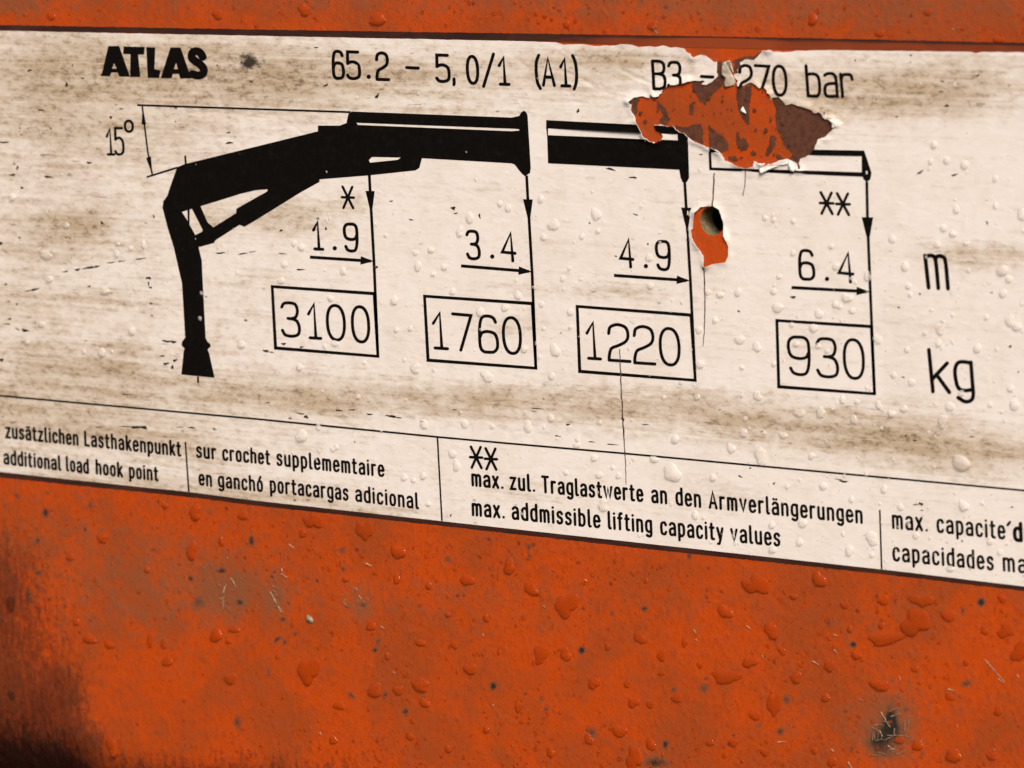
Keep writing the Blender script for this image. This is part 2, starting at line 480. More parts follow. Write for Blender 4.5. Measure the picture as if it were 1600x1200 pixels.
# raindrops: (u, v, half width, half height) in photograph pixels
ON_FILM = [(183, 396, 4, 6), (205, 388, 4, 4), (225, 382, 4, 7), (185, 381, 3, 3), (207, 517, 6, 6), (160, 550, 6, 7), (176, 549, 3, 3), (132, 549, 3, 4), (378, 538, 6, 6), (66, 507, 5, 5), (73, 398, 9, 7), (165, 455, 8, 5), (78, 436, 6, 5), (43, 535, 4, 4),
           (20, 308, 5, 6), (105, 352, 4, 5), (460, 380, 4, 5), (472, 386, 6, 5), (445, 413, 5, 5), (440, 438, 6, 5), (515, 465, 3, 3), (537, 423, 5, 6), (469, 573, 5, 6), (518, 467, 4, 4), (524, 536, 6, 5), (508, 541, 3, 4), (620, 515, 4, 4), (642, 513, 4, 4), (650, 574, 8, 8),
           (632, 562, 3, 3), (570, 566, 3, 3), (719, 361, 6, 8), (654, 415, 5, 9), (674, 390, 5, 5), (678, 428, 4, 4), (695, 417, 5, 5), (735, 340, 6, 9), (782, 318, 4, 5), (795, 325, 5, 6), (603, 367, 3, 4), (617, 469, 6, 7), (650, 395, 4, 4), (708, 455, 5, 5), (762, 587, 10, 8), (790, 480, 6, 6), (751, 487, 6, 7),
           (866, 351, 8, 9), (932, 334, 7, 10), (850, 370, 5, 5), (846, 311, 5, 6), (910, 369, 4, 5), (890, 419, 3, 4), (810, 461, 6, 6), (847, 475, 4, 5), (892, 487, 5, 6), (868, 547, 8, 9), (850, 513, 3, 3), (820, 545, 5, 6), (892, 511, 4, 3), (863, 587, 5, 6), (1107, 456, 5, 5), (1126, 460, 6, 5), (1154, 456, 5, 7), (1157, 530, 8, 7), (1183, 541, 7, 7),
           (1095, 569, 6, 6), (1093, 515, 5, 6), (1160, 574, 4, 4), (1015, 402, 6, 6), (1017, 447, 5, 5), (880, 435, 4, 5), (935, 361, 4, 4), (1118, 500, 4, 5), (1196, 340, 4, 5), (1209, 343, 4, 5), (1216, 480, 8, 8), (1280, 490, 7, 7), (1324, 465, 8, 7), (1332, 485, 5, 5), (1313, 479, 4, 4), (1306, 475, 5, 6), (1272, 512, 7, 6), (1238, 507, 4, 4), (1307, 416, 5, 6),
           (1356, 431, 6, 8), (1395, 373, 6, 6), (1415, 416, 6, 7), (1475, 356, 5, 6), (1495, 327, 5, 6), (1465, 382, 6, 5), (1490, 365, 6, 5), (1556, 321, 4, 5), (1597, 335, 7, 9), (1510, 380, 5, 4), (1567, 422, 9, 8), (1568, 458, 6, 7), (1577, 436, 5, 6), (1423, 460, 4, 4), (1420, 447, 5, 4), (1456, 484, 3, 3), (1470, 514, 8, 8), (1489, 492, 3, 3), (1475, 503, 3, 3),
           (1578, 500, 8, 8), (1590, 510, 8, 6), (1528, 544, 6, 7), (1467, 536, 5, 6), (1418, 546, 4, 5), (1372, 530, 7, 7), (1210, 568, 4, 5), (1542, 496, 4, 4), (1397, 586, 4, 5), (1425, 597, 5, 6), (1317, 624, 4, 7), (1340, 628, 4, 4), (1373, 632, 4, 7), (1413, 638, 6, 6), (1394, 646, 6, 6), (1283, 644, 8, 8), (1250, 645, 8, 7), (1335, 655, 6, 7), (1301, 639, 3, 3), (1485, 635, 7, 7),
           (1586, 632, 7, 9), (1474, 658, 8, 10), (1269, 712, 5, 5), (1225, 680, 7, 5), (1503, 723, 13, 12), (1231, 760, 3, 4), (1287, 759, 6, 6), (1382, 764, 5, 6), (1331, 780, 4, 5), (1506, 790, 7, 9), (1408, 792, 5, 5), (1255, 817, 7, 7), (1207, 820, 5, 6), (1363, 840, 9, 11), (1328, 860, 6, 9), (1250, 847, 5, 6), (1363, 867, 4, 4), (1318, 834, 3, 4), (1432, 836, 5, 6),
           (1548, 845, 5, 6), (1563, 863, 4, 5), (1486, 888, 6, 5), (1208, 858, 6, 6), (1051, 738, 14, 13), (1056, 686, 6, 7), (1143, 700, 6, 8), (1184, 618, 7, 7), (1090, 620, 5, 5), (1038, 621, 4, 4), (1190, 712, 9, 14), (929, 715, 5, 6), (937, 742, 6, 5), (967, 743, 4, 5), (958, 730, 3, 4), (885, 738, 4, 4), (943, 789, 8, 9), (862, 653, 5, 6), (903, 686, 4, 4), (938, 660, 3, 4),
           (1023, 717, 7, 5), (1115, 746, 5, 6), (1087, 804, 5, 7), (902, 695, 6, 5), (826, 666, 6, 9), (1163, 676, 6, 7), (1165, 654, 4, 4), (727, 662, 6, 6), (560, 620, 4, 4), (498, 667, 4, 5), (663, 662, 6, 7), (770, 666, 4, 4), (708, 709, 6, 6), (714, 727, 6, 8), (472, 680, 9, 10), (521, 702, 4, 4), (526, 698, 4, 4), (632, 746, 5, 5), (647, 750, 4, 4), (670, 787, 4, 4), (662, 743, 5, 6),
           (1160, 618, 3, 4), (1355, 605, 3, 3), (1279, 540, 4, 5), (1293, 548, 4, 4), (1245, 537, 5, 5), (1548, 632, 4, 4), (1580, 607, 6, 5), (1503, 614, 5, 5), (1446, 520, 4, 4), (1240, 395, 4, 5), (1210, 455, 5, 5), (1218, 432, 4, 4), (1300, 385, 4, 4), (1240, 345, 4, 4), (1455, 252, 4, 5), (1480, 250, 5, 6), (1508, 257, 6, 7), (1556, 279, 4, 6), (1460, 226, 5, 6)]
ON_PAINT = [(140, 998, 10, 8), (171, 1007, 8, 7), (338, 992, 9, 12), (366, 983, 8, 6), (357, 1002, 5, 4), (262, 1033, 8, 9), (360, 1060, 11, 8), (235, 1000, 5, 10), (256, 1005, 5, 8), (17, 943, 8, 11), (120, 972, 5, 6), (18, 1086, 6, 7), (482, 1047, 17, 20), (580, 978, 7, 8), (586, 1078, 9, 14), (622, 1078, 7, 9), (657, 1070, 14, 10), (663, 1098, 8, 7),
            (530, 1102, 8, 7), (657, 1004, 8, 6), (730, 906, 10, 9), (735, 1045, 9, 10), (521, 1156, 7, 6), (710, 1008, 6, 6), (605, 1025, 4, 6), (490, 813, 14, 12), (570, 828, 12, 16), (622, 862, 11, 11), (473, 833, 7, 6), (796, 885, 9, 12), (885, 945, 18, 18), (845, 1022, 9, 18), (884, 1022, 9, 10), (928, 1067, 9, 10), (980, 1068, 6, 6), (1034, 1024, 9, 8),
            (1034, 1051, 6, 6), (1094, 1039, 5, 6), (1070, 1003, 5, 9), (1135, 1057, 20, 13), (990, 1097, 9, 9), (1016, 1100, 8, 6), (1058, 1090, 8, 9), (968, 1142, 13, 8), (920, 1155, 7, 8), (991, 1184, 12, 18), (1180, 1118, 8, 8), (1182, 913, 20, 15), (1000, 996, 11, 9), (1133, 955, 12, 10), (1172, 1034, 12, 9), (1017, 1163, 8, 9), (1280, 905, 11, 12), (1431, 972, 23, 20),
            (1385, 998, 25, 11), (1482, 962, 10, 10), (1572, 985, 13, 12), (1210, 1100, 10, 20), (1244, 1058, 9, 9), (1296, 1040, 10, 8), (1375, 1070, 14, 10), (1205, 985, 10, 13), (1440, 938, 17, 10), (1222, 1017, 6, 6), (1406, 1156, 8, 7), (1434, 1164, 10, 8), (1593, 1018, 13, 16), (1377, 977, 5, 6), (1328, 983, 4, 6), (1300, 1190, 7, 9), (1273, 1173, 5, 6),
            (1338, 1024, 8, 7), (1484, 1088, 8, 7), (1538, 985, 7, 7), (1195, 1175, 6, 7), (1490, 1180, 14, 10), (1560, 1110, 7, 8), (1430, 1045, 6, 6), (1320, 945, 6, 7), (1380, 938, 8, 8), (1565, 935, 7, 6), (1240, 932, 6, 5), (760, 965, 5, 7), (700, 960, 5, 5), (810, 1105, 6, 7), (860, 1175, 6, 8), (1110, 1160, 6, 6), (1146, 1160, 8, 6), (950, 1010, 6, 6),
            (300, 860, 8, 14), (346, 845, 4, 8), (305, 800, 9, 12), (380, 805, 7, 8), (160, 840, 9, 7), (110, 870, 6, 6), (230, 890, 5, 5), (258, 790, 5, 5), (620, 905, 6, 7), (670, 915, 5, 6), (540, 905, 5, 5), (175, 1165, 8, 16), (1510, 1035, 5, 6), (1290, 1090, 8, 6), (1550, 1180, 9, 7), (640, 1150, 6, 6), (700, 1170, 5, 6), (760, 1140, 5, 6), (830, 920, 12, 9),
            (80, 25, 6, 7), (340, 22, 8, 8), (475, 15, 9, 9), (590, 30, 14, 9), (885, 38, 5, 6), (1020, 40, 7, 8), (1270, 30, 8, 9), (1375, 52, 7, 6), (1560, 62, 8, 6), (1450, 18, 6, 7)]

PITS = [(71, 801, 6, 9, 1), (27, 775, 10, 3, .9, 50), (59, 845, 3, 5, 1), (142, 790, 7, 8, .6), (393, 845, 5, 9, 1), (346, 892, 8, 4, 1.1),
        (298, 904, 5, 4, 1.1, 40), (310, 942, 12, 12, .62), (375, 941, 7, 5, 1, 20), (44, 930, 6, 11, .8), (442, 968, 5, 4, 1),
        (431, 1002, 3, 5, .9, 20), (437, 997, 6, 3, .9), (445, 1004, 3, 5, 1.0), (462, 990, 5, 3, .9), (586, 1016, 6, 4, 1), (591, 1003, 4, 8, .7),
        (549, 1086, 9, 3, .9, 45), (602, 1086, 4, 5, .9), (634, 1112, 6, 6, .9), (568, 945, 5, 4, .9), (771, 1072, 5, 7, 1.2), (909, 1016, 6, 6, 1.2),
        (1007, 951, 6, 5, 1), (957, 958, 4, 5, .8), (1104, 1060, 3, 3, 1), (1053, 1078, 4, 4, .9), (1040, 1163, 5, 7, 1.1), (1025, 1192, 20, 9, .9),
        (925, 1145, 10, 11, .62), (1100, 1075, 10, 9, .6), (1146, 1149, 3, 3, 1), (847, 1092, 6, 5, .6), (853, 1108, 4, 6, .8), (821, 1084, 3, 3, .9),
        (1533, 941, 6, 7, 1.3), (1333, 1007, 6, 5, 1.1), (1504, 955, 3, 7, .9), (1230, 1093, 10, 10, .6), (1220, 1143, 7, 7, .8), (1295, 973, 5, 6, .7),
        (1510, 1068, 11, 6, .7), (1393, 1128, 9, 13, .75), (1383, 1148, 22, 22, .8), (1391, 1114, 10, 24, .55, 10), (1378, 1174, 20, 14, .48), (1400, 1140, 12, 22, .45, -20), (1366, 1158, 14, 12, .45), (1331, 1169, 5, 3, 1, 30), (371, 1129, 7, 11, .75),
        (827, 855, 5, 7, .8), (828, 870, 5, 5, .7), (1076, 869, 4, 6, .9), (700, 875, 8, 7, .62), (535, 860, 9, 7, .6), (240, 858, 6, 3, .7), (60, 895, 6, 5, .9),
        (660, 1090, 4, 3, .6), (420, 1050, 4, 9, .6), (75, 770, 4, 4, .6), (985, 895, 4, 4, .5), (1417, 1108, 5, 3, .8), (1440, 1178, 6, 4, .6), (1186, 1133, 6, 5, .6)]
GRIME = [(360, 930, 34, 30, .9), (432, 935, 20, 28, .9), (560, 945, 26, 26, .9), (1385, 1140, 56, 62, 1.45), (350, 880, 160, 60, .45), (700, 940, 160, 60, .5),
         (100, 850, 200, 110, .6), (300, 930, 200, 60, .45), (800, 2, 950, 20, .55), (1350, 25, 350, 25, .3), (1380, 985, 130, 70, .4), (1100, 940, 160, 60, .3), (1500, 1090, 120, 60, .3), (880, 980, 60, 80, .35), (1010, 1180, 60, 25, .8),
         (250, 990, 160, 50, .35), (1250, 1120, 60, 50, .4), (200, 15, 400, 30, .3), (1100, 25, 300, 40, .4), (1500, 20, 160, 40, .5), (20, 8, 60, 30, .5)]
DARK_BLOBS = [(60, 1240, 150, 60, .35), (270, 1240, 240, 58, .40), (520, 1260, 240, 70, .38), (-20, 900, 90, 110, .30)]  # blobs that darken the panel's lower left corner and bottom strip
def dark_field(u, v):
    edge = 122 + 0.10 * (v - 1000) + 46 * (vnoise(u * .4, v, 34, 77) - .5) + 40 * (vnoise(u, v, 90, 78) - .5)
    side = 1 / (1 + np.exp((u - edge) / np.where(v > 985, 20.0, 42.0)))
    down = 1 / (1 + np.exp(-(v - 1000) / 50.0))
    return side * (0.26 + 0.20 * down + 0.50 * np.clip((v - 1030) / 170, 0, 1)) / (1 + np.exp(-(v - 870) / 36.0)) + blob_sum(u, v, DARK_BLOBS)

def build_panel():
    root = thing('steel_panel', 'rusty orange painted steel machine panel, wet with rain, behind the load chart decal', 'panel')
    x0, x1 = float(at(-620, 600)[0]), float(at(2150, 600)[0])
    s0, s1 = FOLD_Z - FOLD_R * 1.66 - 0.06, TOP_Z
    step = 1.0 * MM
    nx, nz = int((x1 - x0) / step), int((s1 - s0) / step)
    xs = np.linspace(x0, x1, nx + 1); zs = np.linspace(s0, s1, nz + 1)
    X, S = np.meshgrid(xs, zs, indexing='ij')
    ci, cj = int(round((hx - x0) / (x1 - x0) * nx)), int(round((hz - s0) / (s1 - s0) * nz))
    K = 9
    x, y, z, _ = surf(X, S)
    U, V = pix(X, S)
    # a slow, hand-beaten waviness
    y = y + (vnoise(U, V, 260, 31) - 0.5) * 0.5 * MM
    yflat = np.clip((np.maximum(np.abs(V - 480) - 420, 0)) / 60, 0, 1)
    y = np.where(S >= FOLD_Z, (vnoise(U, V, 260, 31) - 0.5) * 0.5 * MM * yflat, y)
    verts = np.stack([x, y, z], -1).reshape(-1, 3)
    idx = np.arange((nx + 1) * (nz + 1)).reshape(nx + 1, nz + 1)
    q = np.stack([idx[:-1, :-1], idx[1:, :-1], idx[1:, 1:], idx[:-1, 1:]], -1)
    keep = np.ones((nx, nz), bool); keep[ci - K:ci + K, cj - K:cj + K] = False
    faces = q[keep].reshape(-1, 4)
    # ring of quads between the square opening in the grid and the drilled hole
    sq = [(ci - K + i, cj - K) for i in range(2 * K)] + [(ci + K, cj - K + i) for i in range(2 * K)] + \
         [(ci + K - i, cj + K) for i in range(2 * K)] + [(ci - K, cj + K - i) for i in range(2 * K)]
    n = len(sq); base = len(verts); extra = []
    for (i, j) in sq:
        a = math.atan2(zs[j] - hz, xs[i] - hx)
        r = HOLE_RAD * (1 + 0.015 * math.sin(3 * a + 1))
        extra.append((hx + r * math.cos(a), 0.0, hz + r * math.sin(a)))
    verts = np.vstack([verts, extra])
    ring = [[idx[sq[i]], idx[sq[(i + 1) % n]], base + (i + 1) % n, base + i] for i in range(n)]
    faces = np.vstack([faces, ring])
    UA, VA = pix(verts[:, 0], np.concatenate([S.reshape(-1), [e[2] for e in extra]]))
    grime = blob_sum(UA, VA, GRIME)
    dark_mask = dark_field(UA, VA)
    dark_mask = dark_mask + np.clip((FOLD_Z - np.concatenate([S.reshape(-1), np.full(n, hz)])) / 0.06, 0, 1.2) * 0.10  # slightly darker again below the fold
    pit = blob_sum(UA, VA, [(a[0], a[1], a[2] * 0.95, a[3] * 0.95) + tuple(a[4:]) for a in PITS])
    fresh = ((inside(np.stack([UA, VA], 1), GONE) & (VA > 62)) | inside(np.stack([UA, VA], 1), HOLE_R)).astype(float)
    fresh = np.clip(fresh + blob_sum(UA, VA, [(380, 1068, 280, 52, .75), (960, 1045, 190, 70, .6), (1210, 900, 150, 26, .65), (760, 1130, 300, 50, .5), (1490, 1010, 90, 40, .4), (430, 850, 60, 25, .3), (250, 33, 260, 10, .6)]), 0, 1)
    for (du, dv, da, db) in ON_PAINT:
        if da * db > 60: fresh = np.maximum(fresh, 0.9 * (((UA - du) / da) ** 2 + ((VA - dv) / db) ** 2 < 0.95))
    body = mesh_obj('sheet', verts, faces, MAT_PAINT, root, True, dict(grime=grime, dark_mask=dark_mask, pit=pit, fresh=fresh))
    # back edges: the sheet is folded back at its top and ends
    zt = float(zs[-1]); d = 0.05
    vs = [(x0, 0, zt), (x1, 0, zt), (x1, 0.006, zt + 0.006), (x0, 0.006, zt + 0.006), (x1, d, zt + 0.006), (x0, d, zt + 0.006)]
    mesh_obj('top_flange', vs, [[0, 1, 2, 3], [3, 2, 4, 5]], MAT_PAINT, root, False, {k: np.zeros(6) for k in ('grime', 'dark_mask', 'pit', 'fresh')})
    # the drilled hole: a wall with faint thread rings, then the dark hollow behind the sheet
    m = 64; depth = 0.0085; rings = 22; vs = []; fs = []
    for r in range(rings + 1):
        yy = 0.0 + depth * r / rings
        rr = HOLE_RAD * (1.0 if r == 0 else 0.985 + 0.022 * (0.5 + 0.5 * math.cos(r * 2.1)))
        for k_ in range(m):
            a = 2 * math.pi * k_ / m
            r2 = rr * (1 + 0.015 * math.sin(3 * a + 1))
            vs.append((hx + r2 * math.cos(a), yy, hz + r2 * math.sin(a)))
    for r in range(rings):
        for k_ in range(m):
            fs.append([r * m + k_, r * m + (k_ + 1) % m, (r + 1) * m + (k_ + 1) % m, (r + 1) * m + k_])
    mesh_obj('hole_wall', vs, fs, MAT_STEEL, root, False)
    vs = []; fs = []
    for yy, rr in ((depth, HOLE_RAD), (depth, HOLE_RAD * 2), (depth + 0.04, HOLE_RAD * 2)):
        for k_ in range(m):
            a = 2 * math.pi * k_ / m; vs.append((hx + rr * math.cos(a), yy, hz + rr * math.sin(a)))
    for r in range(2):
        for k_ in range(m):
            fs.append([r * m + k_, r * m + (k_ + 1) % m, (r + 1) * m + (k_ + 1) % m, (r + 1) * m + k_])
    fs.append([2 * m + k_ for k_ in range(m)])
    mesh_obj('hole_hollow', vs, fs, MAT_VOID, root, False)
    return root

panel = build_panel()

# ------------------------------------------------------------------ the decal
decal = thing('load_chart_decal', 'cream white rectangular crane load chart decal, weathered and torn, on the orange panel', 'decal')

DIRT = [(330, 110, 260, 55, .95), (60, 120, 140, 60, .5), (120, 205, 200, 60, .55), (95, 355, 120, 40, .75), (330, 350, 40, 20, .5), (560, 130, 300, 40, .7), (850, 100, 200, 40, .6), (1430, 132, 230, 52, 1.0), (1330, 165, 120, 30, .6),
        (1440, 692, 250, 44, 1.2, 6), (1050, 642, 270, 36, .85, 5), (700, 625, 260, 26, .8, 4), (420, 625, 200, 34, .75, 4), (120, 590, 170, 36, .7), (60, 655, 200, 40, .75, 5),
        (300, 700, 220, 30, .45, 5), (460, 780, 260, 22, .6, 6), (930, 455, 150, 22, .6), (800, 510, 60, 22, .6), (1560, 400, 110, 22, .85), (1470, 395, 60, 14, .4), (190, 470, 120, 25, .35), (160, 545, 130, 18, .3),
        (820, 770, 140, 20, .5, 6), (1120, 780, 60, 30, .5), (1340, 690, 80, 20, .35), (420, 330, 90, 30, .5), (480, 345, 60, 30, .4), (560, 305, 40, 20, .4), (40, 480, 80, 60, .4), (380, 480, 40, 60, .3),
        (700, 180, 200, 16, .4), (230, 760, 240, 14, .4, 6), (780, 300, 120, 14, .15), (1230, 130, 60, 26, .5), (1000, 100, 90, 30, .55), (1040, 190, 60, 14, .1)]
SMUDGE = [(391, 101, 11, 9, .78), (384, 84, 15, 6, .5), (398, 92, 20, 14, .35), (374, 97, 16, 9, .35), (97, 105, 9, 7, .35), (80, 358, 18, 10, .3), (1380, 112, 20, 10, .2), (1125, 798, 12, 5, .25), (1583, 398, 8, 6, .35), (1320, 682, 7, 6, .25), (1275, 470, 5, 3, .4)]

def drape(uv):
    """Photograph points -> vinyl face."""
    uv = np.asarray(uv, float).reshape(-1, 2)
    x, z = at(uv[:, 0], uv[:, 1])
    return x, film_height(uv), z

def build_film():
    gx, gy = np.meshgrid(np.arange(-250, 1855, 11.0), np.arange(45, 945, 11.0))
    g = np.stack([gx.ravel(), gy.ravel()], 1) + rng.uniform(-1.5, 1.5, (gx.size, 2))
    fx, fy = np.meshgrid(np.arange(955, 1335, 3.0), np.arange(62, 440, 3.0))
    f = np.stack([fx.ravel(), fy.ravel()], 1) + rng.uniform(-.4, .4, (fx.size, 2))
    d = np.minimum(dist_to(f, TEAR_LINES[0], False), dist_to(f, TEAR_LINES[1], False))
    f = f[(d < 18) & (d > 1.2)]
    dg = np.minimum(dist_to(g, TEAR_LINES[0], False), dist_to(g, TEAR_LINES[1], False))
    g = g[dg > 18]
    pts = np.vstack([g, f])
    pts = pts[inside(pts, FILM_OUT) & ~inside(pts, HOLE_R)]
    pts = pts[dist_to(pts, FILM_OUT) > 1.0]
    v, t = cdt(pts, [FILM_OUT, HOLE_R])
    c = v[t].mean(1)
    t = t[inside(c, FILM_OUT) & ~inside(c, HOLE_R)]
    used = np.unique(t); remap = np.full(len(v), -1); remap[used] = np.arange(len(used))
    v = v[used]; t = remap[t]
    # orient towards the lens
    a = v[t]
    area = (a[:, 1, 0] - a[:, 0, 0]) * (a[:, 2, 1] - a[:, 0, 1]) - (a[:, 1, 1] - a[:, 0, 1]) * (a[:, 2, 0] - a[:, 0, 0])
    t[area > 0] = t[area > 0][:, ::-1]
    x, h, z = drape(v)
    n = len(v)
    top = np.stack([x, -h, z], 1); bot = np.stack([x, -(h - FILM_T * 0.9), z], 1)
    edges = {}
    for tri in t:
        for i in range(3):
            e = (tri[i], tri[(i + 1) % 3]); edges[e] = edges.get(e, 0) + 1
    rim = [[b_, a_, a_ + n, b_ + n] for (a_, b_) in edges if (b_, a_) not in edges]
    faces = [list(q) for q in t] + [list(q[::-1] + n) for q in t] + rim
    dirt = blob_sum(v[:, 0], v[:, 1], DIRT) + np.clip((700 - v[:, 0]) / 1400, 0, 0.42) * (1.1 - 0.5 * vnoise(v[:, 0], v[:, 1], 120, 4))
    smudge = blob_sum(v[:, 0], v[:, 1], SMUDGE)
    crk = np.clip(blob_sum(v[:, 0], v[:, 1], [(960, 110, 120, 50, 1.0), (1100, 170, 220, 70, .4), (300, 140, 400, 120, .45), (700, 640, 400, 60, .3)]), 0, 1)
    mesh_obj('vinyl_film', np.vstack([top, bot]), faces, MAT_FILM, decal, False,
             dict(dirt=np.tile(dirt, 2), smudge=np.tile(smudge, 2), crinkle=np.tile(crk, 2)))

build_film()

def sheet(name, uv, tri, mat, parent, lift, smooth=False, attrs=None, on_film=True):
    """Thin flat mark laid on the vinyl (or on the bare panel)."""
    uv = np.asarray(uv, float); tri = np.asarray(tri, int)
    used = np.unique(tri); remap = np.full(len(uv), -1); remap[used] = np.arange(len(used))
    uv = uv[used]; tri = remap[tri]
    a = uv[tri]
    area = (a[:, 1, 0] - a[:, 0, 0]) * (a[:, 2, 1] - a[:, 0, 1]) - (a[:, 1, 1] - a[:, 0, 1]) * (a[:, 2, 0] - a[:, 0, 0])
    tri[area > 0] = tri[area > 0][:, ::-1]
    x, z = at(uv[:, 0], uv[:, 1])
    h = (film_height(uv) if on_film else 0) + lift
    v = np.stack([x, -h * np.ones(len(x)), z], 1)
    if attrs: attrs = {k: f(uv) for k, f in attrs.items()}
    return mesh_obj(name, v, tri, mat, parent, smooth, attrs)

def fill(polys, holes=(), cut=True, dense=None):
    """Triangles covering the polygons, less the holes and less what has been torn off."""
    loops = [np.asarray(p, float) for p in polys] + [np.asarray(p, float) for p in holes]
    allp = np.vstack(loops)
    near = cut and allp[:, 0].max() > 960 and allp[:, 0].min() < 1330 and allp[:, 1].min() < 430 and allp[:, 1].max() > 50
    pts = []
    if near:
        lo = np.maximum(allp.min(0), (955, 50)); hi = np.minimum(allp.max(0), (1335, 440))
        gx, gy = np.meshgrid(np.arange(lo[0], hi[0] + 3, 3.0), np.arange(lo[1], hi[1] + 3, 3.0))
        pts = np.stack([gx.ravel() + .37, gy.ravel() + .41], 1)
        ok = np.zeros(len(pts), bool)
        for p in polys: ok |= inside(pts, p)
        pts = pts[ok]
        loops = loops + [GONE, HOLE_R]
    v, t = cdt(pts, loops)
    c = v[t].mean(1)
    ok = np.zeros(len(t), bool)
    for p in polys: ok |= inside(c, p)
    for p in holes: ok &= ~inside(c, p)
    if cut: ok &= ~inside(c, GONE) & ~inside(c, HOLE_R)
    a = v[t]
    area = np.abs((a[:, 1, 0] - a[:, 0, 0]) * (a[:, 2, 1] - a[:, 0, 1]) - (a[:, 1, 1] - a[:, 0, 1]) * (a[:, 2, 0] - a[:, 0, 0]))
    return v, t[ok & (area > 1e-5)]

def stroke(pts, w, caps=True):
    """Outline of a pen stroke of width w along a polyline."""
    p = [np.array(pts[0], float)]
    for q in pts[1:]:
        if np.hypot(*(np.array(q, float) - p[-1])) > 0.05: p.append(np.array(q, float))
    p = np.array(p); r = w / 2
    if len(p) == 1:
        return np.array([p[0] + r * np.array([math.cos(a), math.sin(a)]) for a in np.linspace(0, 2 * math.pi, 14)[:-1]])
    d = p[1:] - p[:-1]; d /= np.hypot(d[:, 0], d[:, 1])[:, None]
    L, Rr = [], []
    for i in range(len(p)):
        d0 = d[max(i - 1, 0)]; d1 = d[min(i, len(d) - 1)]
        n0 = np.array([-d0[1], d0[0]]); n1 = np.array([-d1[1], d1[0]])
        m = n0 + n1; ml = np.hypot(*m)
        if ml < 0.3:
            L += [p[i] + n0 * r, p[i] + n1 * r]; Rr += [p[i] - n0 * r, p[i] - n1 * r]; continue
        m /= ml; k = min(1 / max(m.dot(n0), 0.3), 1.6)
        L.append(p[i] + m * r * k); Rr.append(p[i] - m * r * k)
    out = list(L)
    if caps:
        a0 = math.atan2(d[-1][1], d[-1][0])
        out += [p[-1] + r * np.array([math.cos(a0 + t), math.sin(a0 + t)]) for t in (1.0, .5, 0, -.5, -1.0)]
    out += Rr[::-1]
    if caps:
        a0 = math.atan2(-d[0][1], -d[0][0])
        out += [p[0] + r * np.array([math.cos(a0 + t), math.sin(a0 + t)]) for t in (1.0, .5, 0, -.5, -1.0)]
    return np.array(out)

INK = 0.07 * MM
def print_polys(name, polys, holes=(), parent=None, mat=None, lift=INK, cut=True, per=True):
    """Each polygon is triangulated with its neighbours in one go: one printed mark, one mesh."""
    v, t = fill(polys, holes, cut)
    return sheet(name, v, t, mat or MAT_INK, parent or decal, lift)

def print_many(name, groups, parent=None):
    """One mesh out of several separate glyphs (each glyph a list of overlapping pen strokes)."""
    V = []; T = []; n = 0
    for polys in groups:
        v, t = fill(polys)
        V.append(v); T.append(t + n); n += len(v)
    return sheet(name, np.vstack(V), np.vstack(T), MAT_INK, parent or decal, INK)

# --- stroke lettering
def smooth(pts, n=6):
    p = np.array(pts, float)
    if len(p) < 3: return [tuple(q) for q in p]
    P = np.vstack([2 * p[0] - p[1], p, 2 * p[-1] - p[-2]])
    out = []
    for i in range(1, len(P) - 2):
        for k in range(n):
            t = k / n
            out.append(tuple(0.5 * (2 * P[i] + (P[i + 1] - P[i - 1]) * t + (2 * P[i - 1] - 5 * P[i] + 4 * P[i + 1] - P[i + 2]) * t * t
                                    + (3 * P[i] - 3 * P[i + 1] + P[i + 2] - P[i - 1]) * t ** 3)))
    out.append(tuple(p[-1]))
    return out
def oval(x0, x1, y0, y1, e=2.5, n=28):
    cx, cy, rx, ry = (x0 + x1) / 2, (y0 + y1) / 2, (x1 - x0) / 2, (y1 - y0) / 2
    o = []
    for k in range(n + 1):
        a = 2 * math.pi * k / n + 0.3
        c, s = math.cos(a), math.sin(a)
        o.append((cx + rx * math.copysign(abs(c) ** (2 / e), c), cy + ry * math.copysign(abs(s) ** (2 / e), s)))
    return o
S_ = smooth
SIX = S_([(.93, .84), (.80, .96), (.50, 1), (.20, .95), (.06, .74), (.02, .40), (.05, .12), (.22, .01), (.5, 0), (.78, .02), (.97, .14), (.98, .36), (.85, .52), (.5, .57), (.18, .53), (.04, .40)])
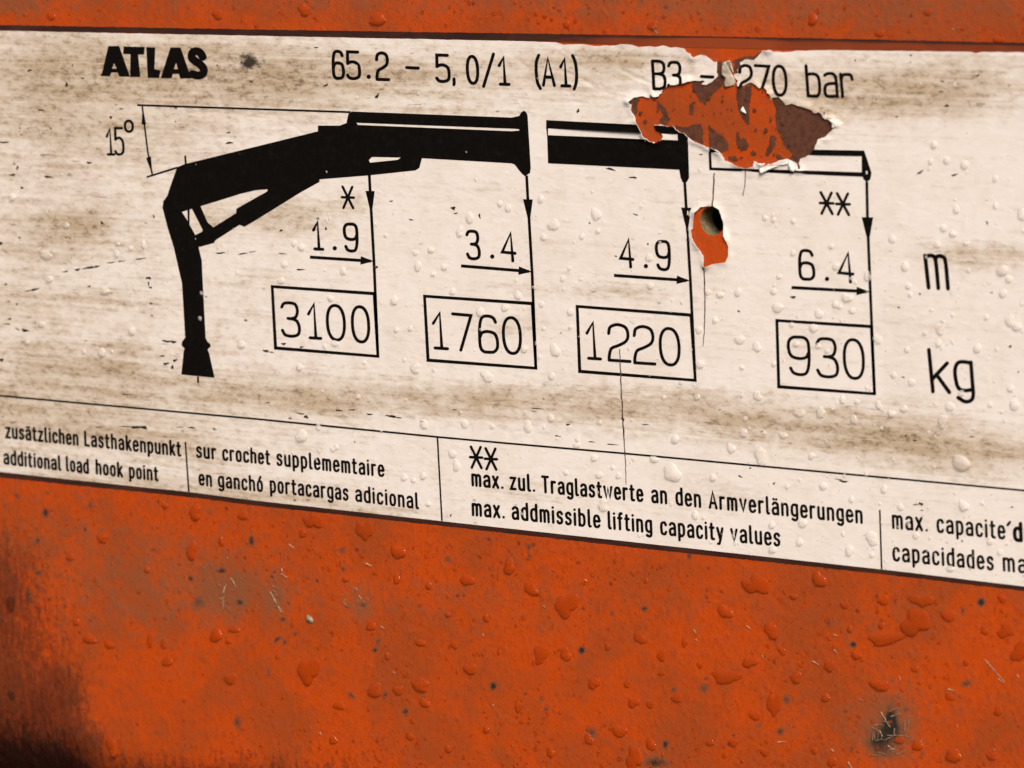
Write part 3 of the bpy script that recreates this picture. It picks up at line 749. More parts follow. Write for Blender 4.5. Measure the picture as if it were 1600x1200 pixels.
TALL = {
    '0': [oval(0, 1, 0, 1, 2.3)],
    '1': [[(0.0, .70), (.52, 1), (.56, 0)], [(.05, 0), (1, 0)]],
    '2': [S_([(.03, .74), (.12, .92), (.48, 1), (.86, .93), (.96, .72), (.84, .55), (.5, .43), (.14, .33), (.02, .14), (0, 0)]), [(0, 0), (1, 0)]],
    '3': [S_([(.02, .86), (.16, .97), (.5, 1), (.82, .96), (.93, .78), (.82, .59), (.55, .53), (.36, .53)]), S_([(.55, .53), (.86, .47), (1, .28), (.92, .07), (.55, 0), (.16, .03), (0, .16)])],
    '4': [[(.80, 0), (.72, 1), (0, .30), (1, .28)]],
    '5': [[(.92, 1), (.08, 1), (.06, .56)], S_([(.06, .56), (.30, .62), (.62, .62), (.92, .52), (1, .30), (.92, .08), (.55, 0), (.18, .02), (.0, .12)])],
    '6': [SIX],
    '9': [[(1 - a, 1 - b) for a, b in SIX]],
    '7': [[(0, 1), (1, .985), (.36, 0)]],
    '.': [[(.5, .035)]], '-': [[(0, .46), (1, .45)]], ',': [[(.6, .12), (.6, -.02), (.45, -.10)]], '/': [[(0, 0), (1, 1)]],
    '(': [S_([(.95, 1), (.25, .80), (.05, .5), (.3, .18), (1, 0)])], ')': [S_([(.05, 1), (.72, .80), (.95, .5), (.72, .2), (0.1, 0)])],
    'A': [[(0, 0), (.5, 1), (1, 0)], [(.18, .30), (.83, .30)]],
    'B': [[(.05, 0), (0, 1)], S_([(0, 1), (.55, 1), (.86, .93), (.94, .76), (.82, .6), (.5, .54)]), [(.02, .54), (.5, .54)], S_([(.5, .54), (.86, .48), (1, .28), (.92, .08), (.55, 0)]), [(.05, 0), (.55, 0)]],
    'b': [[(.0, 1), (.08, 0)], S_([(.08, .0), (.5, 0), (.85, .03), (1, .22), (.97, .55), (.82, .70), (.5, .74), (.05, .72)])],
    'a': [S_([(.05, .92), (.3, 1), (.7, 1), (.92, .85), (.98, .5), (1, 0)]), S_([(.97, .58), (.5, .57), (.12, .48), (.02, .26), (.12, .04), (.5, 0), (.99, .03)])],
    'r': [[(0, 1), (.1, 0)], S_([(.03, .78), (.2, .96), (.5, 1), (.85, .97), (.97, .78)])],
    'm': [[(0, 1), (.1, 0)], S_([(.01, .94), (.15, 1), (.36, 1), (.48, .86), (.55, .0)]), S_([(.46, .90), (.58, 1), (.78, 1), (.93, .86), (1, 0)])],
    'k': [[(0, 1), (.12, 0)], [(.95, .70), (.12, .30)], [(.34, .42), (1, 0)]],
    'g': [S_([(.95, .97), (.5, 1), (.16, .93), (0, .66), (.06, .25), (.2, .06), (.5, 0), (.97, .05)]), S_([(.95, 1), (.98, .4), (1, -.14), (.85, -.33), (.5, -.38), (.12, -.26)])],
    'o': [oval(0, 1, 0, 1, 2.2)],
    '*': [[(-.52, .5), (.52, .5)], [(-.42, 1), (.42, 0)], [(.42, 1), (-.42, 0)]],
}
SH = 0.045                                # the verticals of the chart lean a little in the photograph
def glyph(ch, x0, x1, yt, yb, w, slope=0.05):
    """Pen strokes of one tall character inside its box (photograph pixels)."""
    out = []
    for st in TALL[ch]:
        pts = []
        for gx, gy in st:
            hgt = yb - yt
            lean = SH * hgt
            px_ = x0 + lean * 0 + gx * (x1 - x0 - lean) + (1 - gy) * lean
            py_ = yb - gy * hgt + (gx - .5) * (x1 - x0) * slope
            pts.append((px_, py_))
        out.append(stroke(pts, w * (1.4 if ch == '.' else 1.0)))
    return out
def word(name, items, w, slope=0.05, label=None):
    o = print_many(name, [glyph(c, a, b, t, bt, w, slope) for c, a, b, t, bt in items])
    if label: o['label'] = label
    return o

# heading figures
word('lettering', [('6', 520, 538, 80, 122), ('5', 542, 563, 81, 122.5), ('.', 573, 579, 82, 121), ('2', 588, 608, 82.5, 124), ('-', 635, 655, 84, 124),
                   ('5', 681.5, 703, 86, 127), (',', 706, 712, 88, 128), ('0', 730, 748, 88, 130), ('/', 754, 774, 84, 135), ('1', 780, 796, 90, 131.5),
                   ('(', 837, 845, 86, 138), ('A', 848, 867, 91, 133), ('1', 876, 891, 92, 134), (')', 895, 903, 87, 139)], 5.0, 0.03, 'heading figures in thin black print')
word('lettering', [('B', 1020, 1041, 95.5, 138.5), ('3', 1045, 1066, 97, 140), ('-', 1096, 1116, 97.5, 138), ('2', 1156, 1177, 102, 144), ('7', 1181, 1204, 102.5, 146),
                   ('0', 1208, 1230, 103, 148.5), ('b', 1260, 1282, 103, 150), ('a', 1288, 1309, 115, 150.5), ('r', 1314, 1334, 116, 151)], 5.0, 0.03, 'pressure heading partly lost in the tear')
word('lettering', [('1', 167, 179, 201, 241), ('5', 179.5, 194, 200, 241), ('o', 195.5, 208.5, 188.5, 205.5)], 4.0, 0.0, 'angle figure')
for its in ([('1', 490, 505, 347, 389), ('.', 520, 526, 350, 389), ('9', 538, 560, 350, 392)],
            [('3', 729.5, 750, 361, 404), ('.', 766, 772, 361, 402), ('4', 784, 806, 364, 407)],
            [('4', 969, 990, 374, 416.5), ('.', 1006, 1012, 376, 417), ('9', 1025.5, 1048, 377, 421)],
            [('6', 1248.5, 1273, 391, 436), ('.', 1289, 1295, 395, 437), ('4', 1310, 1334, 395, 440)]):
    word('reach_figure', its, 4.9, 0.05)
for its in ([('3', 440, 469, 473, 525), ('1', 482, 502, 475, 528), ('0', 511, 540, 477, 531), ('0', 550, 578, 479, 534)],
            [('1', 677, 700, 489, 544), ('7', 708, 739, 491, 547), ('6', 748, 779, 493.5, 550), ('0', 786, 815, 496, 552)],
            [('1', 917, 939, 504, 560), ('2', 950, 985, 507, 563.5), ('2', 990, 1024, 510, 567.5), ('0', 1031, 1063, 513, 570)],
            [('9', 1231.5, 1267, 526.5, 585), ('3', 1276, 1310, 529, 588.5), ('0', 1318.5, 1351, 530.5, 591)]):
    word('load_figure', its, 4.9, 0.06)
word('unit_lettering', [('m', 1446, 1482, 400, 450)], 6.2, 0.05)
word('unit_lettering', [('k', 1452, 1484, 547, 612), ('g', 1492, 1521, 565, 610)], 6.0, 0.05)
word('asterisk', [('*', 543.5, 563, 292, 325)], 4.0, 0.03)
word('asterisk', [('*', 1291.5, 1313, 301, 334)], 4.4, 0.03)
word('asterisk', [('*', 1317, 1338.5, 302.5, 335.5)], 4.4, 0.03)
word('asterisk', [('*', 744, 763.5, 698.5, 731)], 4.2, 0.04)
word('asterisk', [('*', 767, 786.5, 701, 733.5)], 4.2, 0.04)

# small condensed lettering: x-height 1, widths in x-heights
SMALL = {
    'a': (.62, [S_([(.06, .86), (.18, .98), (.38, 1), (.55, .90), (.60, .66)]), [(.60, .66), (.60, 0)], S_([(.60, .56), (.34, .56), (.10, .48), (.03, .27), (.10, .05), (.30, 0), (.60, .12)])]),
    'c': (.56, [S_([(.56, .80), (.46, .97), (.28, 1), (.10, .90), (.03, .66), (.03, .34), (.10, .08), (.28, 0), (.46, .03), (.56, .20)])]),
    'd': (.62, [[(.60, 1.42), (.60, 0)], S_([(.60, .85), (.45, .99), (.26, 1), (.09, .88), (.03, .64), (.03, .36), (.09, .12), (.26, 0), (.45, .01), (.60, .15)])]),
    'e': (.60, [S_([(.04, .52), (.58, .52), (.58, .70), (.48, .94), (.30, 1), (.12, .93), (.03, .68), (.03, .32), (.12, .06), (.32, 0), (.50, .06), (.57, .16)], 4)]),
    'f': (.40, [S_([(.40, 1.40), (.26, 1.41), (.17, 1.30), (.16, 1.1)]), [(.16, 1.1), (.16, 0)], [(0, .98), (.36, .98)]]),
    'g': (.62, [S_([(.60, .85), (.45, .99), (.26, 1), (.09, .88), (.03, .64), (.03, .38), (.09, .16), (.26, .05), (.45, .06), (.60, .2)]), S_([(.60, 1), (.60, .3), (.59, -.18), (.48, -.34), (.26, -.36), (.08, -.28)])]),
    'h': (.62, [[(.04, 1.42), (.04, 0)], S_([(.04, .80), (.18, .97), (.36, 1), (.52, .92), (.58, .72), (.58, .4), (.58, 0)])]),
    'i': (.10, [[(.05, 1), (.05, 0)], [(.05, 1.34)]]),
    'k': (.58, [[(.04, 1.42), (.04, 0)], [(.54, 1), (.06, .42)], [(.22, .60), (.58, 0)]]),
    'l': (.20, [S_([(.05, 1.42), (.05, .6), (.05, .18), (.10, .02), (.22, 0)])]),
    'm': (.96, [[(.04, 1), (.04, 0)], S_([(.04, .80), (.16, .97), (.30, 1), (.43, .92), (.48, .72), (.48, .4), (.48, 0)]), S_([(.48, .80), (.60, .97), (.74, 1), (.87, .92), (.92, .72), (.92, .4), (.92, 0)])]),
    'n': (.62, [[(.04, 1), (.04, 0)], S_([(.04, .80), (.18, .97), (.36, 1), (.52, .92), (.58, .72), (.58, .4), (.58, 0)])]),
    'o': (.60, [oval(.03, .58, 0, 1, 2.7)]),
    'p': (.62, [[(.04, 1), (.04, -.38)], S_([(.04, .85), (.18, .99), (.36, 1), (.53, .88), (.59, .64), (.59, .36), (.53, .12), (.36, 0), (.18, .01), (.04, .15)])]),
    'r': (.42, [[(.04, 1), (.04, 0)], S_([(.04, .76), (.16, .95), (.30, 1), (.42, .97)])]),
    's': (.54, [S_([(.52, .84), (.42, .97), (.27, 1), (.10, .92), (.05, .76), (.12, .60), (.28, .52), (.44, .44), (.52, .28), (.46, .08), (.28, 0), (.10, .03), (.02, .16)])]),
    't': (.40, [S_([(.15, 1.30), (.15, .6), (.15, .16), (.22, .02), (.40, .01)]), [(0, .98), (.38, .98)]]),
    'u': (.62, [[(.58, 1), (.58, 0)], S_([(.58, .20), (.44, .03), (.26, 0), (.10, .08), (.04, .28), (.04, .6), (.04, 1)])]),
    'v': (.58, [[(0, 1), (.29, 0), (.58, 1)]]),
    'w': (.86, [[(0, 1), (.21, 0), (.43, .9), (.65, 0), (.86, 1)]]),
    'x': (.56, [[(.02, 1), (.56, 0)], [(.54, 1), (0, 0)]]),
    'y': (.58, [[(0, 1), (.31, .02)], [(.58, 1), (.27, -.12), (.18, -.34), (.02, -.37)]]),
    'z': (.54, [[(.04, 1), (.52, 1), (.02, 0), (.54, 0)]]),
    'b': (.62, [[(.04, 1.42), (.04, 0)], S_([(.04, .85), (.18, .99), (.36, 1), (.53, .88), (.59, .64), (.59, .36), (.53, .12), (.36, 0), (.18, .01), (.04, .15)])]),
    'T': (.66, [[(0, 1.40), (.66, 1.40)], [(.33, 1.40), (.33, 0)]]),
    'A': (.72, [[(0, 0), (.36, 1.42), (.72, 0)], [(.14, .42), (.58, .42)]]),
    'L': (.54, [[(.05, 1.40), (.05, 0), (.54, 0)]]),
    '.': (.12, [[(.06, .04)]]), "'": (.22, [[(.20, 1.42), (.04, 1.16)]]),
}
SMALL['ä'] = (.62, SMALL['a'][1] + [[(.16, 1.32)], [(.46, 1.32)]])
SMALL['ó'] = (.60, SMALL['o'][1] + [[(.42, 1.46), (.26, 1.18)]])
def small_word(text, x0, y0, x1, y1, xh, w=3.0):
    gap = 0.44 if len(text) > 1 else 0
    tot = sum(SMALL[c][0] for c in text) + gap * (len(text) - 1)
    k = (x1 - x0 - w * 0.6) / tot
    out = []; cur = 0.0
    for c in text:
        gw, sts = SMALL[c]
        polys = []
        for st in sts:
            pts = []
            for gx, gy in st:
                u = cur + gx
                px_ = x0 + w * 0.3 + u * k + SH * (1 - gy) * xh * 0.9
                py_ = y0 + (y1 - y0) * (px_ - x0) / (x1 - x0) - gy * xh - w * 0.35
                pts.append((px_, py_))
            polys.append(stroke(pts, w))
        out.append(polys)
        cur += gw + gap
    return out
LINES = [
    [('zusätzlichen', 9, 684, 123, 696, 14.5), ('Lasthakenpunkt', 132, 696.5, 283, 713, 15)],
    [('additional', 6, 725, 95.5, 735, 14.5), ('load', 103.5, 735.5, 139, 740, 14.5), ('hook', 150, 740.5, 192, 745.5, 14.5), ('point', 202, 746.5, 247.5, 751.5, 14.5)],
    [('sur', 307, 714.5, 338, 718, 15), ('crochet', 348, 719, 422, 726, 15), ('supplememtaire', 432.5, 727, 600.5, 745, 16)],
    [('en', 311, 757.5, 331.5, 760.5, 15), ('ganchó', 341, 761, 411, 768.5, 15), ('portacargas', 422, 769, 544.5, 782, 16), ('adicional', 555.5, 783, 654, 795, 16)],
    [('max.', 737, 759, 787, 764, 16.5), ('zul.', 797, 764.5, 836.5, 768.5, 17), ('Traglastwerte', 847, 769.5, 1005, 784, 17), ('an', 1018, 785, 1042.5, 787.5, 17.5),
     ('den', 1056, 788.5, 1095.5, 793, 17.5), ('Armverlängerungen', 1108, 794, 1348, 818, 17.5)],
    [('max.', 737.5, 805.5, 789, 810, 17), ('addmissible', 800, 811, 938, 825, 17.5), ('lifting', 950, 826, 1019, 833, 17.5), ('capacity', 1032, 835, 1130.5, 845, 18), ('values', 1142, 846, 1219, 853.5, 18)],
    [('max.', 1394, 825.5, 1450, 830.5, 18.5), ('capacite', 1464, 831.5, 1570.5, 842.5, 18.5), ("'", 1573, 843, 1580.5, 843.5, 18.5)],
    [('capacidades', 1395, 876, 1552.5, 891, 18.5), ('ma', 1567, 892, 1604, 895.5, 18.5)],
]
for ln in LINES:
    gl = []
    for wd in ln:
        gl += small_word(*wd, w=3.8 if wd[1] < 700 else 4.15)
    print_many('caption_line', gl)
o = print_many('caption_line', small_word('d', 1583.5, 845, 1597.5, 846.5, 18.5, 5.8))
o['label'] = 'single letter in bolder print'

# maker's lettering: heavy black capitals
z4 = lambda pts: [(a / 4.0, b / 4.0) for a, b in pts]
print_polys('bold_lettering', [
    z4([(630, 475), (640, 455), (680, 287), (748, 287), (815, 478), (748, 478), (738, 452), (700, 452), (688, 476)]),
    z4([(776, 290), (908, 293), (904, 340), (866, 340), (880, 480), (816, 480), (818, 338), (772, 336)]),
    z4([(917, 294), (973, 296), (968, 430), (1006, 440), (996, 487), (926, 485)]),
    z4([(1007, 488), (1068, 296), (1132, 297), (1198, 489), (1130, 489), (1120, 460), (1084, 460), (1076, 488)]),
    stroke(S_([(317.5, 88.5), (313, 82), (306.5, 79.8), (301, 83), (300.5, 90), (306, 95.5), (314, 101), (319, 108), (317.5, 115), (310, 118), (301.5, 115.5)], 5), 12.5, True),
], [z4([(716, 395), (703, 428), (732, 428)]), z4([(1103, 392), (1090, 432), (1115, 432)])])

# the crane, printed as a black silhouette
CRANE = [(284, 585), (336, 590), (327.5, 552), (325, 546), (330, 541), (329, 537), (325, 534), (322, 527.5), (317.5, 440), (316, 407), (311, 386), (335, 379.5), (337.5, 375),
         (375, 351), (382.5, 354), (400, 344), (471, 300), (500, 284), (500, 280), (575, 274), (650, 266), (656, 262), (660, 247), (800, 255), (805, 257), (811, 265), (817, 272),
         (821, 275), (829, 270), (830, 262), (825, 180), (823, 175.5), (819, 172.5), (814.5, 176), (812, 181), (800, 183.5), (550, 174), (545, 178), (542, 192), (532, 196), (497.5, 196),
         (497.5, 205), (400, 229), (290, 256), (277.5, 261), (264, 299), (262.5, 305), (256, 314), (254.5, 324), (262.5, 355), (272.5, 387.5), (281, 425), (285, 442.5), (290, 527.5),
         (285, 534), (284.5, 540), (289, 544), (287.5, 550)]
CRANE_HOLES = [[(314, 322), (350, 311), (375, 303), (400, 297), (419, 295.5), (418, 299), (400, 309), (370, 326), (370, 332.5), (334, 355), (325, 347)],
               [(285, 331), (293.5, 328), (294, 345)], [(297, 327), (300.5, 326), (317.5, 359), (316, 362), (306, 367), (297, 351)],
               [(557.5, 191.6), (800, 200.8), (812, 201.6), (812, 203.8), (800, 204.8), (560, 195)],
               [(577, 250), (582, 245), (627, 246), (622, 249.5), (579, 254)]]
print_polys('crane_silhouette', [CRANE], CRANE_HOLES)
print_polys('extension_silhouette', [[(854, 187.5), (1062, 197.5), (1072, 209), (1076, 215), (1077.5, 277.5), (1074, 284), (1067, 284.5), (1064, 277), (1062, 265), (857, 255), (855.5, 212), (854, 200)]],
            [[(857, 200.3), (1060, 209.5), (1060, 219), (857, 211)]])['label'] = 'first boom extension, solid black'
print_polys('extension_silhouette', [[(1109.5, 230), (1351, 235), (1360, 262), (1362.5, 270), (1360.5, 280), (1355, 284.5), (1350, 280), (1348.5, 276), (1109, 265.5)]],
            [[(1113, 238), (1347, 244), (1347, 269), (1113, 261.5)], [(1353.5, 267), (1356, 266.5), (1356, 272), (1354, 272)]])['label'] = 'outer boom extension, hollow outline'

def path(pts, w): return stroke(pts, w, False)
for q in ([(215, 164), (400, 170.2), (548, 175)], [(230, 276.5), (278, 261.5)], [(290, 243), (291, 258)], [(310, 588), (310.3, 598)]):
    print_polys('dimension_line', [path(q, 3.0)])
print_polys('dimension_arrow', [path([(223, 166), (226, 192), (232, 240), (239, 274)], 2.6), [(223.3, 165.5), (229, 194), (222, 194.5)], [(239.3, 275), (236.5, 244), (229, 246.5)]])
for (a, m1, m2, tip, hw) in (((577.8, 273), (579, 298), (585, 408), (591.2, 557), 7.2), ((823.5, 274), (825.5, 311), (832, 424), (838, 575), 7.6),
                             ((1070.5, 284), (1073, 324), (1079.5, 438), (1087, 594), 8), ((1355, 284), (1356, 339), (1360.5, 455), (1367.3, 616), 9)):
    hy = m1[1]
    L = (tip[1] - m1[1]) * 0.155
    xm = m1[0] + (m2[0] - m1[0]) * L / (m2[1] - m1[1])
    print_polys('load_arrow', [path([a, m1, m2, tip], 4.5), [(m1[0] - hw, hy), (m1[0] + hw, hy + .4), (xm, hy + L)]])
for (x0, y0, x1, y1, w) in ((485, 401.5, 585, 408, 4.8), (721, 415.2, 832, 424.2, 4.8), (960, 430, 1079, 438.3, 4.8), (1237.5, 449, 1360, 455.6, 5)):
    d = unit((x1 - x0, y1 - y0)); n = np.array([-d[1], d[0]]); tip = np.array([x1, y1]); b = tip - d * 21
    print_polys('reach_arrow', [path([(x0, y0), tip - d * 5], w), [b + n * 6.6, b - n * 6.6, tip]])
for q in ([(426, 447.5), (585.5, 458.5), (591.2, 556.5), (431.2, 543.5)], [(664, 462.5), (832.5, 474), (838, 575), (669.5, 562.5)],
          [(902.5, 478.5), (1080.5, 492), (1087, 594), (906.5, 580)], [(1214.5, 500.5), (1362.3, 510), (1367, 615), (1217.5, 604)]):
    c = np.mean(q, 0)
    grow = lambda e: [tuple(np.array(p) + e * np.sign(np.array(p) - c)) for p in q]
    print_polys('load_frame', [grow(2.4)], [grow(-2.4)])
print_many('ruled_line', [[path([(-255, 591), (0, 618), (400, 654.3), (684, 682.5), (800, 693), (977, 708.3), (1200, 729), (1600, 766), (1855, 790)], 2.9)]])
for a, b in (((290.3, 690), (295.7, 768)), ((684.2, 683), (691.2, 813.5)), ((1375.3, 796.5), (1378.2, 889))):
    print_many('ruled_line', [[path([a, b], 2.6)]])

# printed brown border, top and bottom (the top one has worn to an orange brown on the right)
TB = [(-260, 42, 34), (0, 47.5, 39), (400, 55.5, 46), (800, 63.4, 52), (868, 65.3, 53), (1070, 74, 56), (1206, 76.5, 58.5), (1330, 78, 61), (1600, 81.5, 67), (1860, 86, 73)]
def strip(name, rows, wear, parts):
    uu = np.linspace(rows[0][0], rows[-1][0], 420)
    lo = np.interp(uu, [r[0] for r in rows], [r[1] for r in rows]); hi = np.interp(uu, [r[0] for r in rows], [r[2] for r in rows])
    rr = np.random.default_rng(3)
    V = []; T = []
    ks = np.linspace(0, 1, 6)
    for i, u in enumerate(uu):
        for j, kk in enumerate(ks):
            V.append((u, lo[i] + (hi[i] - lo[i]) * kk + (rr.normal(0, .25) if j in (5,) else 0)))
    for i in range(len(uu) - 1):
        for j in range(5):
            a = i * 6 + j
            T += [(a, a + 6, a + 7), (a, a + 7, a + 1)]
    return sheet(name, V, T, MAT_BORDER, decal, 0.12 * MM, False, dict(wear=wear), on_film=False)
def top_wear(uv):
    t = (uv[:, 1] - np.interp(uv[:, 0], [r[0] for r in TB], [r[2] for r in TB])) / 12.0
    w = np.clip((uv[:, 0] - 700) / 450, 0.05, 0.62) * np.clip(t * 2.2, 0, 1)
    w += 1.2 * np.exp(-((uv[:, 0] - 1125) / 60) ** 2) * np.clip(t * 1.5, 0, 1)
    return w
strip('border', TB, top_wear, None)
BB = [(-260, 709.3, 717), (0, 737.2, 745.5), (100, 748.2, 756), (295, 768.7, 776), (400, 782.2, 789.5), (690, 814.2, 821), (800, 826.2, 833.5), (1000, 848.2, 856), (1200, 870.2, 877.5), (1400, 892.2, 899), (1600, 916.2, 923), (1860, 949.3, 957)]
strip('border', BB, lambda uv: np.zeros(len(uv)), None)

# brown adhesive left where the vinyl has come away
RES = [
    [(1060, 410), (1100, 405), (1135, 440), (1150, 462), (1190, 452), (1270, 475), (1325, 495), (1380, 510), (1420, 555), (1460, 560), (1478, 590), (1470, 640), (1420, 685), (1375, 700), (1350, 770),
     (1300, 815), (1250, 835), (1240, 865), (1250, 905), (1238, 905), (1222, 868), (1185, 850), (1170, 830), (1195, 800), (1160, 770), (1130, 735), (1115, 690), (1085, 630), (1080, 580), (1070, 540), (1080, 500), (1060, 440)],
    [(672, 160), (725, 160), (712, 250), (735, 270), (720, 310), (690, 340), (650, 380), (620, 400), (585, 465), (545, 425), (530, 390), (500, 370), (495, 320), (500, 297), (590, 297), (600, 322), (640, 300), (678, 262), (668, 235)],
    [(780, 150), (830, 160), (835, 195), (810, 240), (790, 240)], [(850, 128), (930, 118), (985, 85), (960, 122), (930, 150), (870, 145), (830, 165), (790, 152)],
    [(805, 320), (850, 345), (905, 312), (910, 380), (895, 470), (890, 600), (860, 580), (835, 530), (815, 470), (805, 400)],
    [(370, 608), (450, 615), (500, 600), (560, 595), (572, 640), (575, 738), (510, 708), (470, 690), (430, 655)], [(612, 600), (660, 640), (720, 690), (750, 740), (750, 775), (720, 785), (700, 795), (640, 765), (615, 752)],
    [(255, 430), (290, 460), (325, 510), (335, 560), (325, 600), (280, 590), (270, 560), (300, 540), (280, 500), (255, 480)], [(480, 450), (500, 450), (512, 500), (500, 530), (480, 520)],
    [(805, 650), (825, 655), (830, 700), (870, 690), (888, 740), (880, 770), (840, 780), (815, 750), (800, 700)], [(1040, 680), (1065, 670), (1082, 690), (1075, 740), (1050, 790), (1020, 820), (1005, 800), (1030, 740)],
    [(750, 820), (800, 820), (820, 845), (790, 855), (750, 840)], [(905, 790), (930, 782), (945, 805), (915, 812)], [(820, 820), (860, 828), (830, 840)], [(1085, 800), (1140, 830), (1110, 845), (1085, 830)],
    [(62, 440), (100, 408), (135, 420), (120, 450), (112, 520), (100, 540), (77, 500), (85, 460)], [(160, 565), (180, 562), (186, 585), (168, 592)], [(215, 388), (270, 402), (245, 430), (225, 425)],
]
for i, poly in enumerate(RES):
    pp = roughen(zz(poly), 2.0, 1.3, 50 + i)
    v, t = cdt([], [pp])
    sheet('adhesive_patch', v, t[inside(v[t].mean(1), pp)], MAT_RESIDUE, decal, (0.10 + 0.012 * i) * MM, on_film=False)

rq = np.random.default_rng(17)
made = 0
while made < 34:
    c = np.array([rq.uniform(985, 1240), rq.uniform(125, 262)])
    if not inside([c], GONE)[0] or dist_to([c], TEAR_R, False)[0] < 3: continue
    r0 = 1.2 + 4.0 * rq.random() ** 3
    pp = [c + r0 * rq.uniform(.55, 1.3) * np.array([math.cos(a) * .8, math.sin(a) * 1.2]) for a in np.linspace(0, 2 * math.pi, 12)[:-1]]
    v, t = cdt([], [pp])
    sheet('adhesive_patch', v, t[inside(v[t].mean(1), pp)], MAT_RESIDUE, decal, (0.34 + 0.006 * made) * MM, on_film=False)
    made += 1

# loose torn flakes of vinyl, curled up from the panel
def flake(pts, up, mat, curl_dir=(0, -1), base=0.25, thick=0.16, seed=0):
    """A scrap of vinyl: outline in photograph pixels; it rises along curl_dir by `up` mm at its far side."""
    pp = roughen(pts, 3.0, 0.4, seed)
    lo, hi = pp.min(0), pp.max(0)
    gx, gy = np.meshgrid(np.arange(lo[0], hi[0], 2.5), np.arange(lo[1], hi[1], 2.5))
    g = np.stack([gx.ravel() + .3, gy.ravel() + .2], 1)
    g = g[inside(g, pp)]
    if len(g): g = g[dist_to(g, pp) > 0.9]
    v, t = cdt(g, [pp]); t = t[inside(v[t].mean(1), pp)]
    d = np.array(curl_dir, float); d /= np.hypot(*d)
    s = v @ d; s = (s - s.min()) / (s.max() - s.min() + 1e-9)
    h = base * MM + up * MM * s ** 1.7 + (vnoise(v[:, 0], v[:, 1], 6, seed) - .5) * 0.25 * MM
    x, z = at(v[:, 0], v[:, 1]); n = len(v)
    a = v[t]; area = (a[:, 1, 0] - a[:, 0, 0]) * (a[:, 2, 1] - a[:, 0, 1]) - (a[:, 1, 1] - a[:, 0, 1]) * (a[:, 2, 0] - a[:, 0, 0])
    t[area > 0] = t[area > 0][:, ::-1]
    top = np.stack([x, -h, z], 1); bot = np.stack([x, -h + thick * MM, z], 1)
    ed = {(tri[i], tri[(i + 1) % 3]) for tri in t for i in range(3)}
    rim = [[b, a_, a_ + n, b + n] for (a_, b) in ed if (b, a_) not in ed]
    mesh_obj('torn_flake', np.vstack([top, bot]), [list(q) for q in t] + [list(q[::-1] + n) for q in t] + rim, mat, decal, True)
flake(zz([(720, 165), (740, 158), (772, 238), (800, 300), (790, 325), (735, 340), (725, 320), (735, 270), (710, 250)]), 1.2, MAT_BACKSIDE, (-1, -.3), .35, seed=71)
flake(zz([(735, 158), (775, 150), (788, 240), (760, 200)]), 1.4, MAT_FLAKE, (1, -.6), .6, seed=72)
flake(zz([(832, 500), (850, 472), (878, 520), (855, 512)]), .6, MAT_FLAKE, (0, 1), .3, seed=74)
flake(zz([(968, 905), (1030, 880), (1100, 850), (1160, 836), (1170, 870), (1110, 882), (1050, 905), (985, 936)]), 1.1, MAT_FLAKE, (.15, 1), .6, seed=75)
flake(zz([(1165, 850), (1185, 850), (1222, 893), (1218, 920), (1188, 918), (1172, 885)]), 1.0, MAT_FLAKE, (.5, 1), .7, seed=76)
flake(zz([(935, 848), (960, 865), (1010, 868), (985, 885), (945, 880)]), .9, MAT_FLAKE, (0, -1), .5, seed=77)
flake(zz([(1452, 556), (1478, 566), (1545, 585), (1530, 612), (1480, 620), (1478, 588)]), 1.5, MAT_FLAKE, (-1, .2), .35, seed=78)
flake(zz([(655, 768), (690, 780), (708, 803), (672, 798)]), .8, MAT_FLAKE, (1, -.8), .4, seed=79)
flake(zz([(205, 712), (240, 722), (238, 733), (212, 725)]), .6, MAT_FLAKE, (0, -1), .45, seed=80)

# cracks through the vinyl
def thin_path(pts, w0, w1, seed):
    p = roughen(pts, 6, 0.8, seed, False)
    n = len(p); L = []; R_ = []
    for i in range(n):
        d = p[min(i + 1, n - 1)] - p[max(i - 1, 0)]; d = d / (np.hypot(*d) + 1e-9); nr = np.array([-d[1], d[0]])
        t = i / (n - 1); w = (w0 + (w1 - w0) * t) * (0.75 + 0.5 * random.random())
        L.append(p[i] + nr * w / 2); R_.append(p[i] - nr * w / 2)
    return np.array(L + R_[::-1])
for i, (pts, a, b) in enumerate(([[(1117, 270), (1115.5, 295), (1115, 322)], 2.0, 2.2], [[(1166, 267), (1165, 285), (1161.5, 306)], 1.6, 1.0],
                                 [[(1100, 417), (1102, 460), (1102, 500), (1099, 541)], 2.6, 0.9], [[(969, 545), (971, 600), (974, 655)], 1.5, 2.0], [[(974, 655), (977, 708), (979, 757)], 2.4, 1.0])):
    print_polys('crack', [thin_path(pts, a, b, 90 + i)], mat=MAT_CRACK, lift=0.085 * MM)

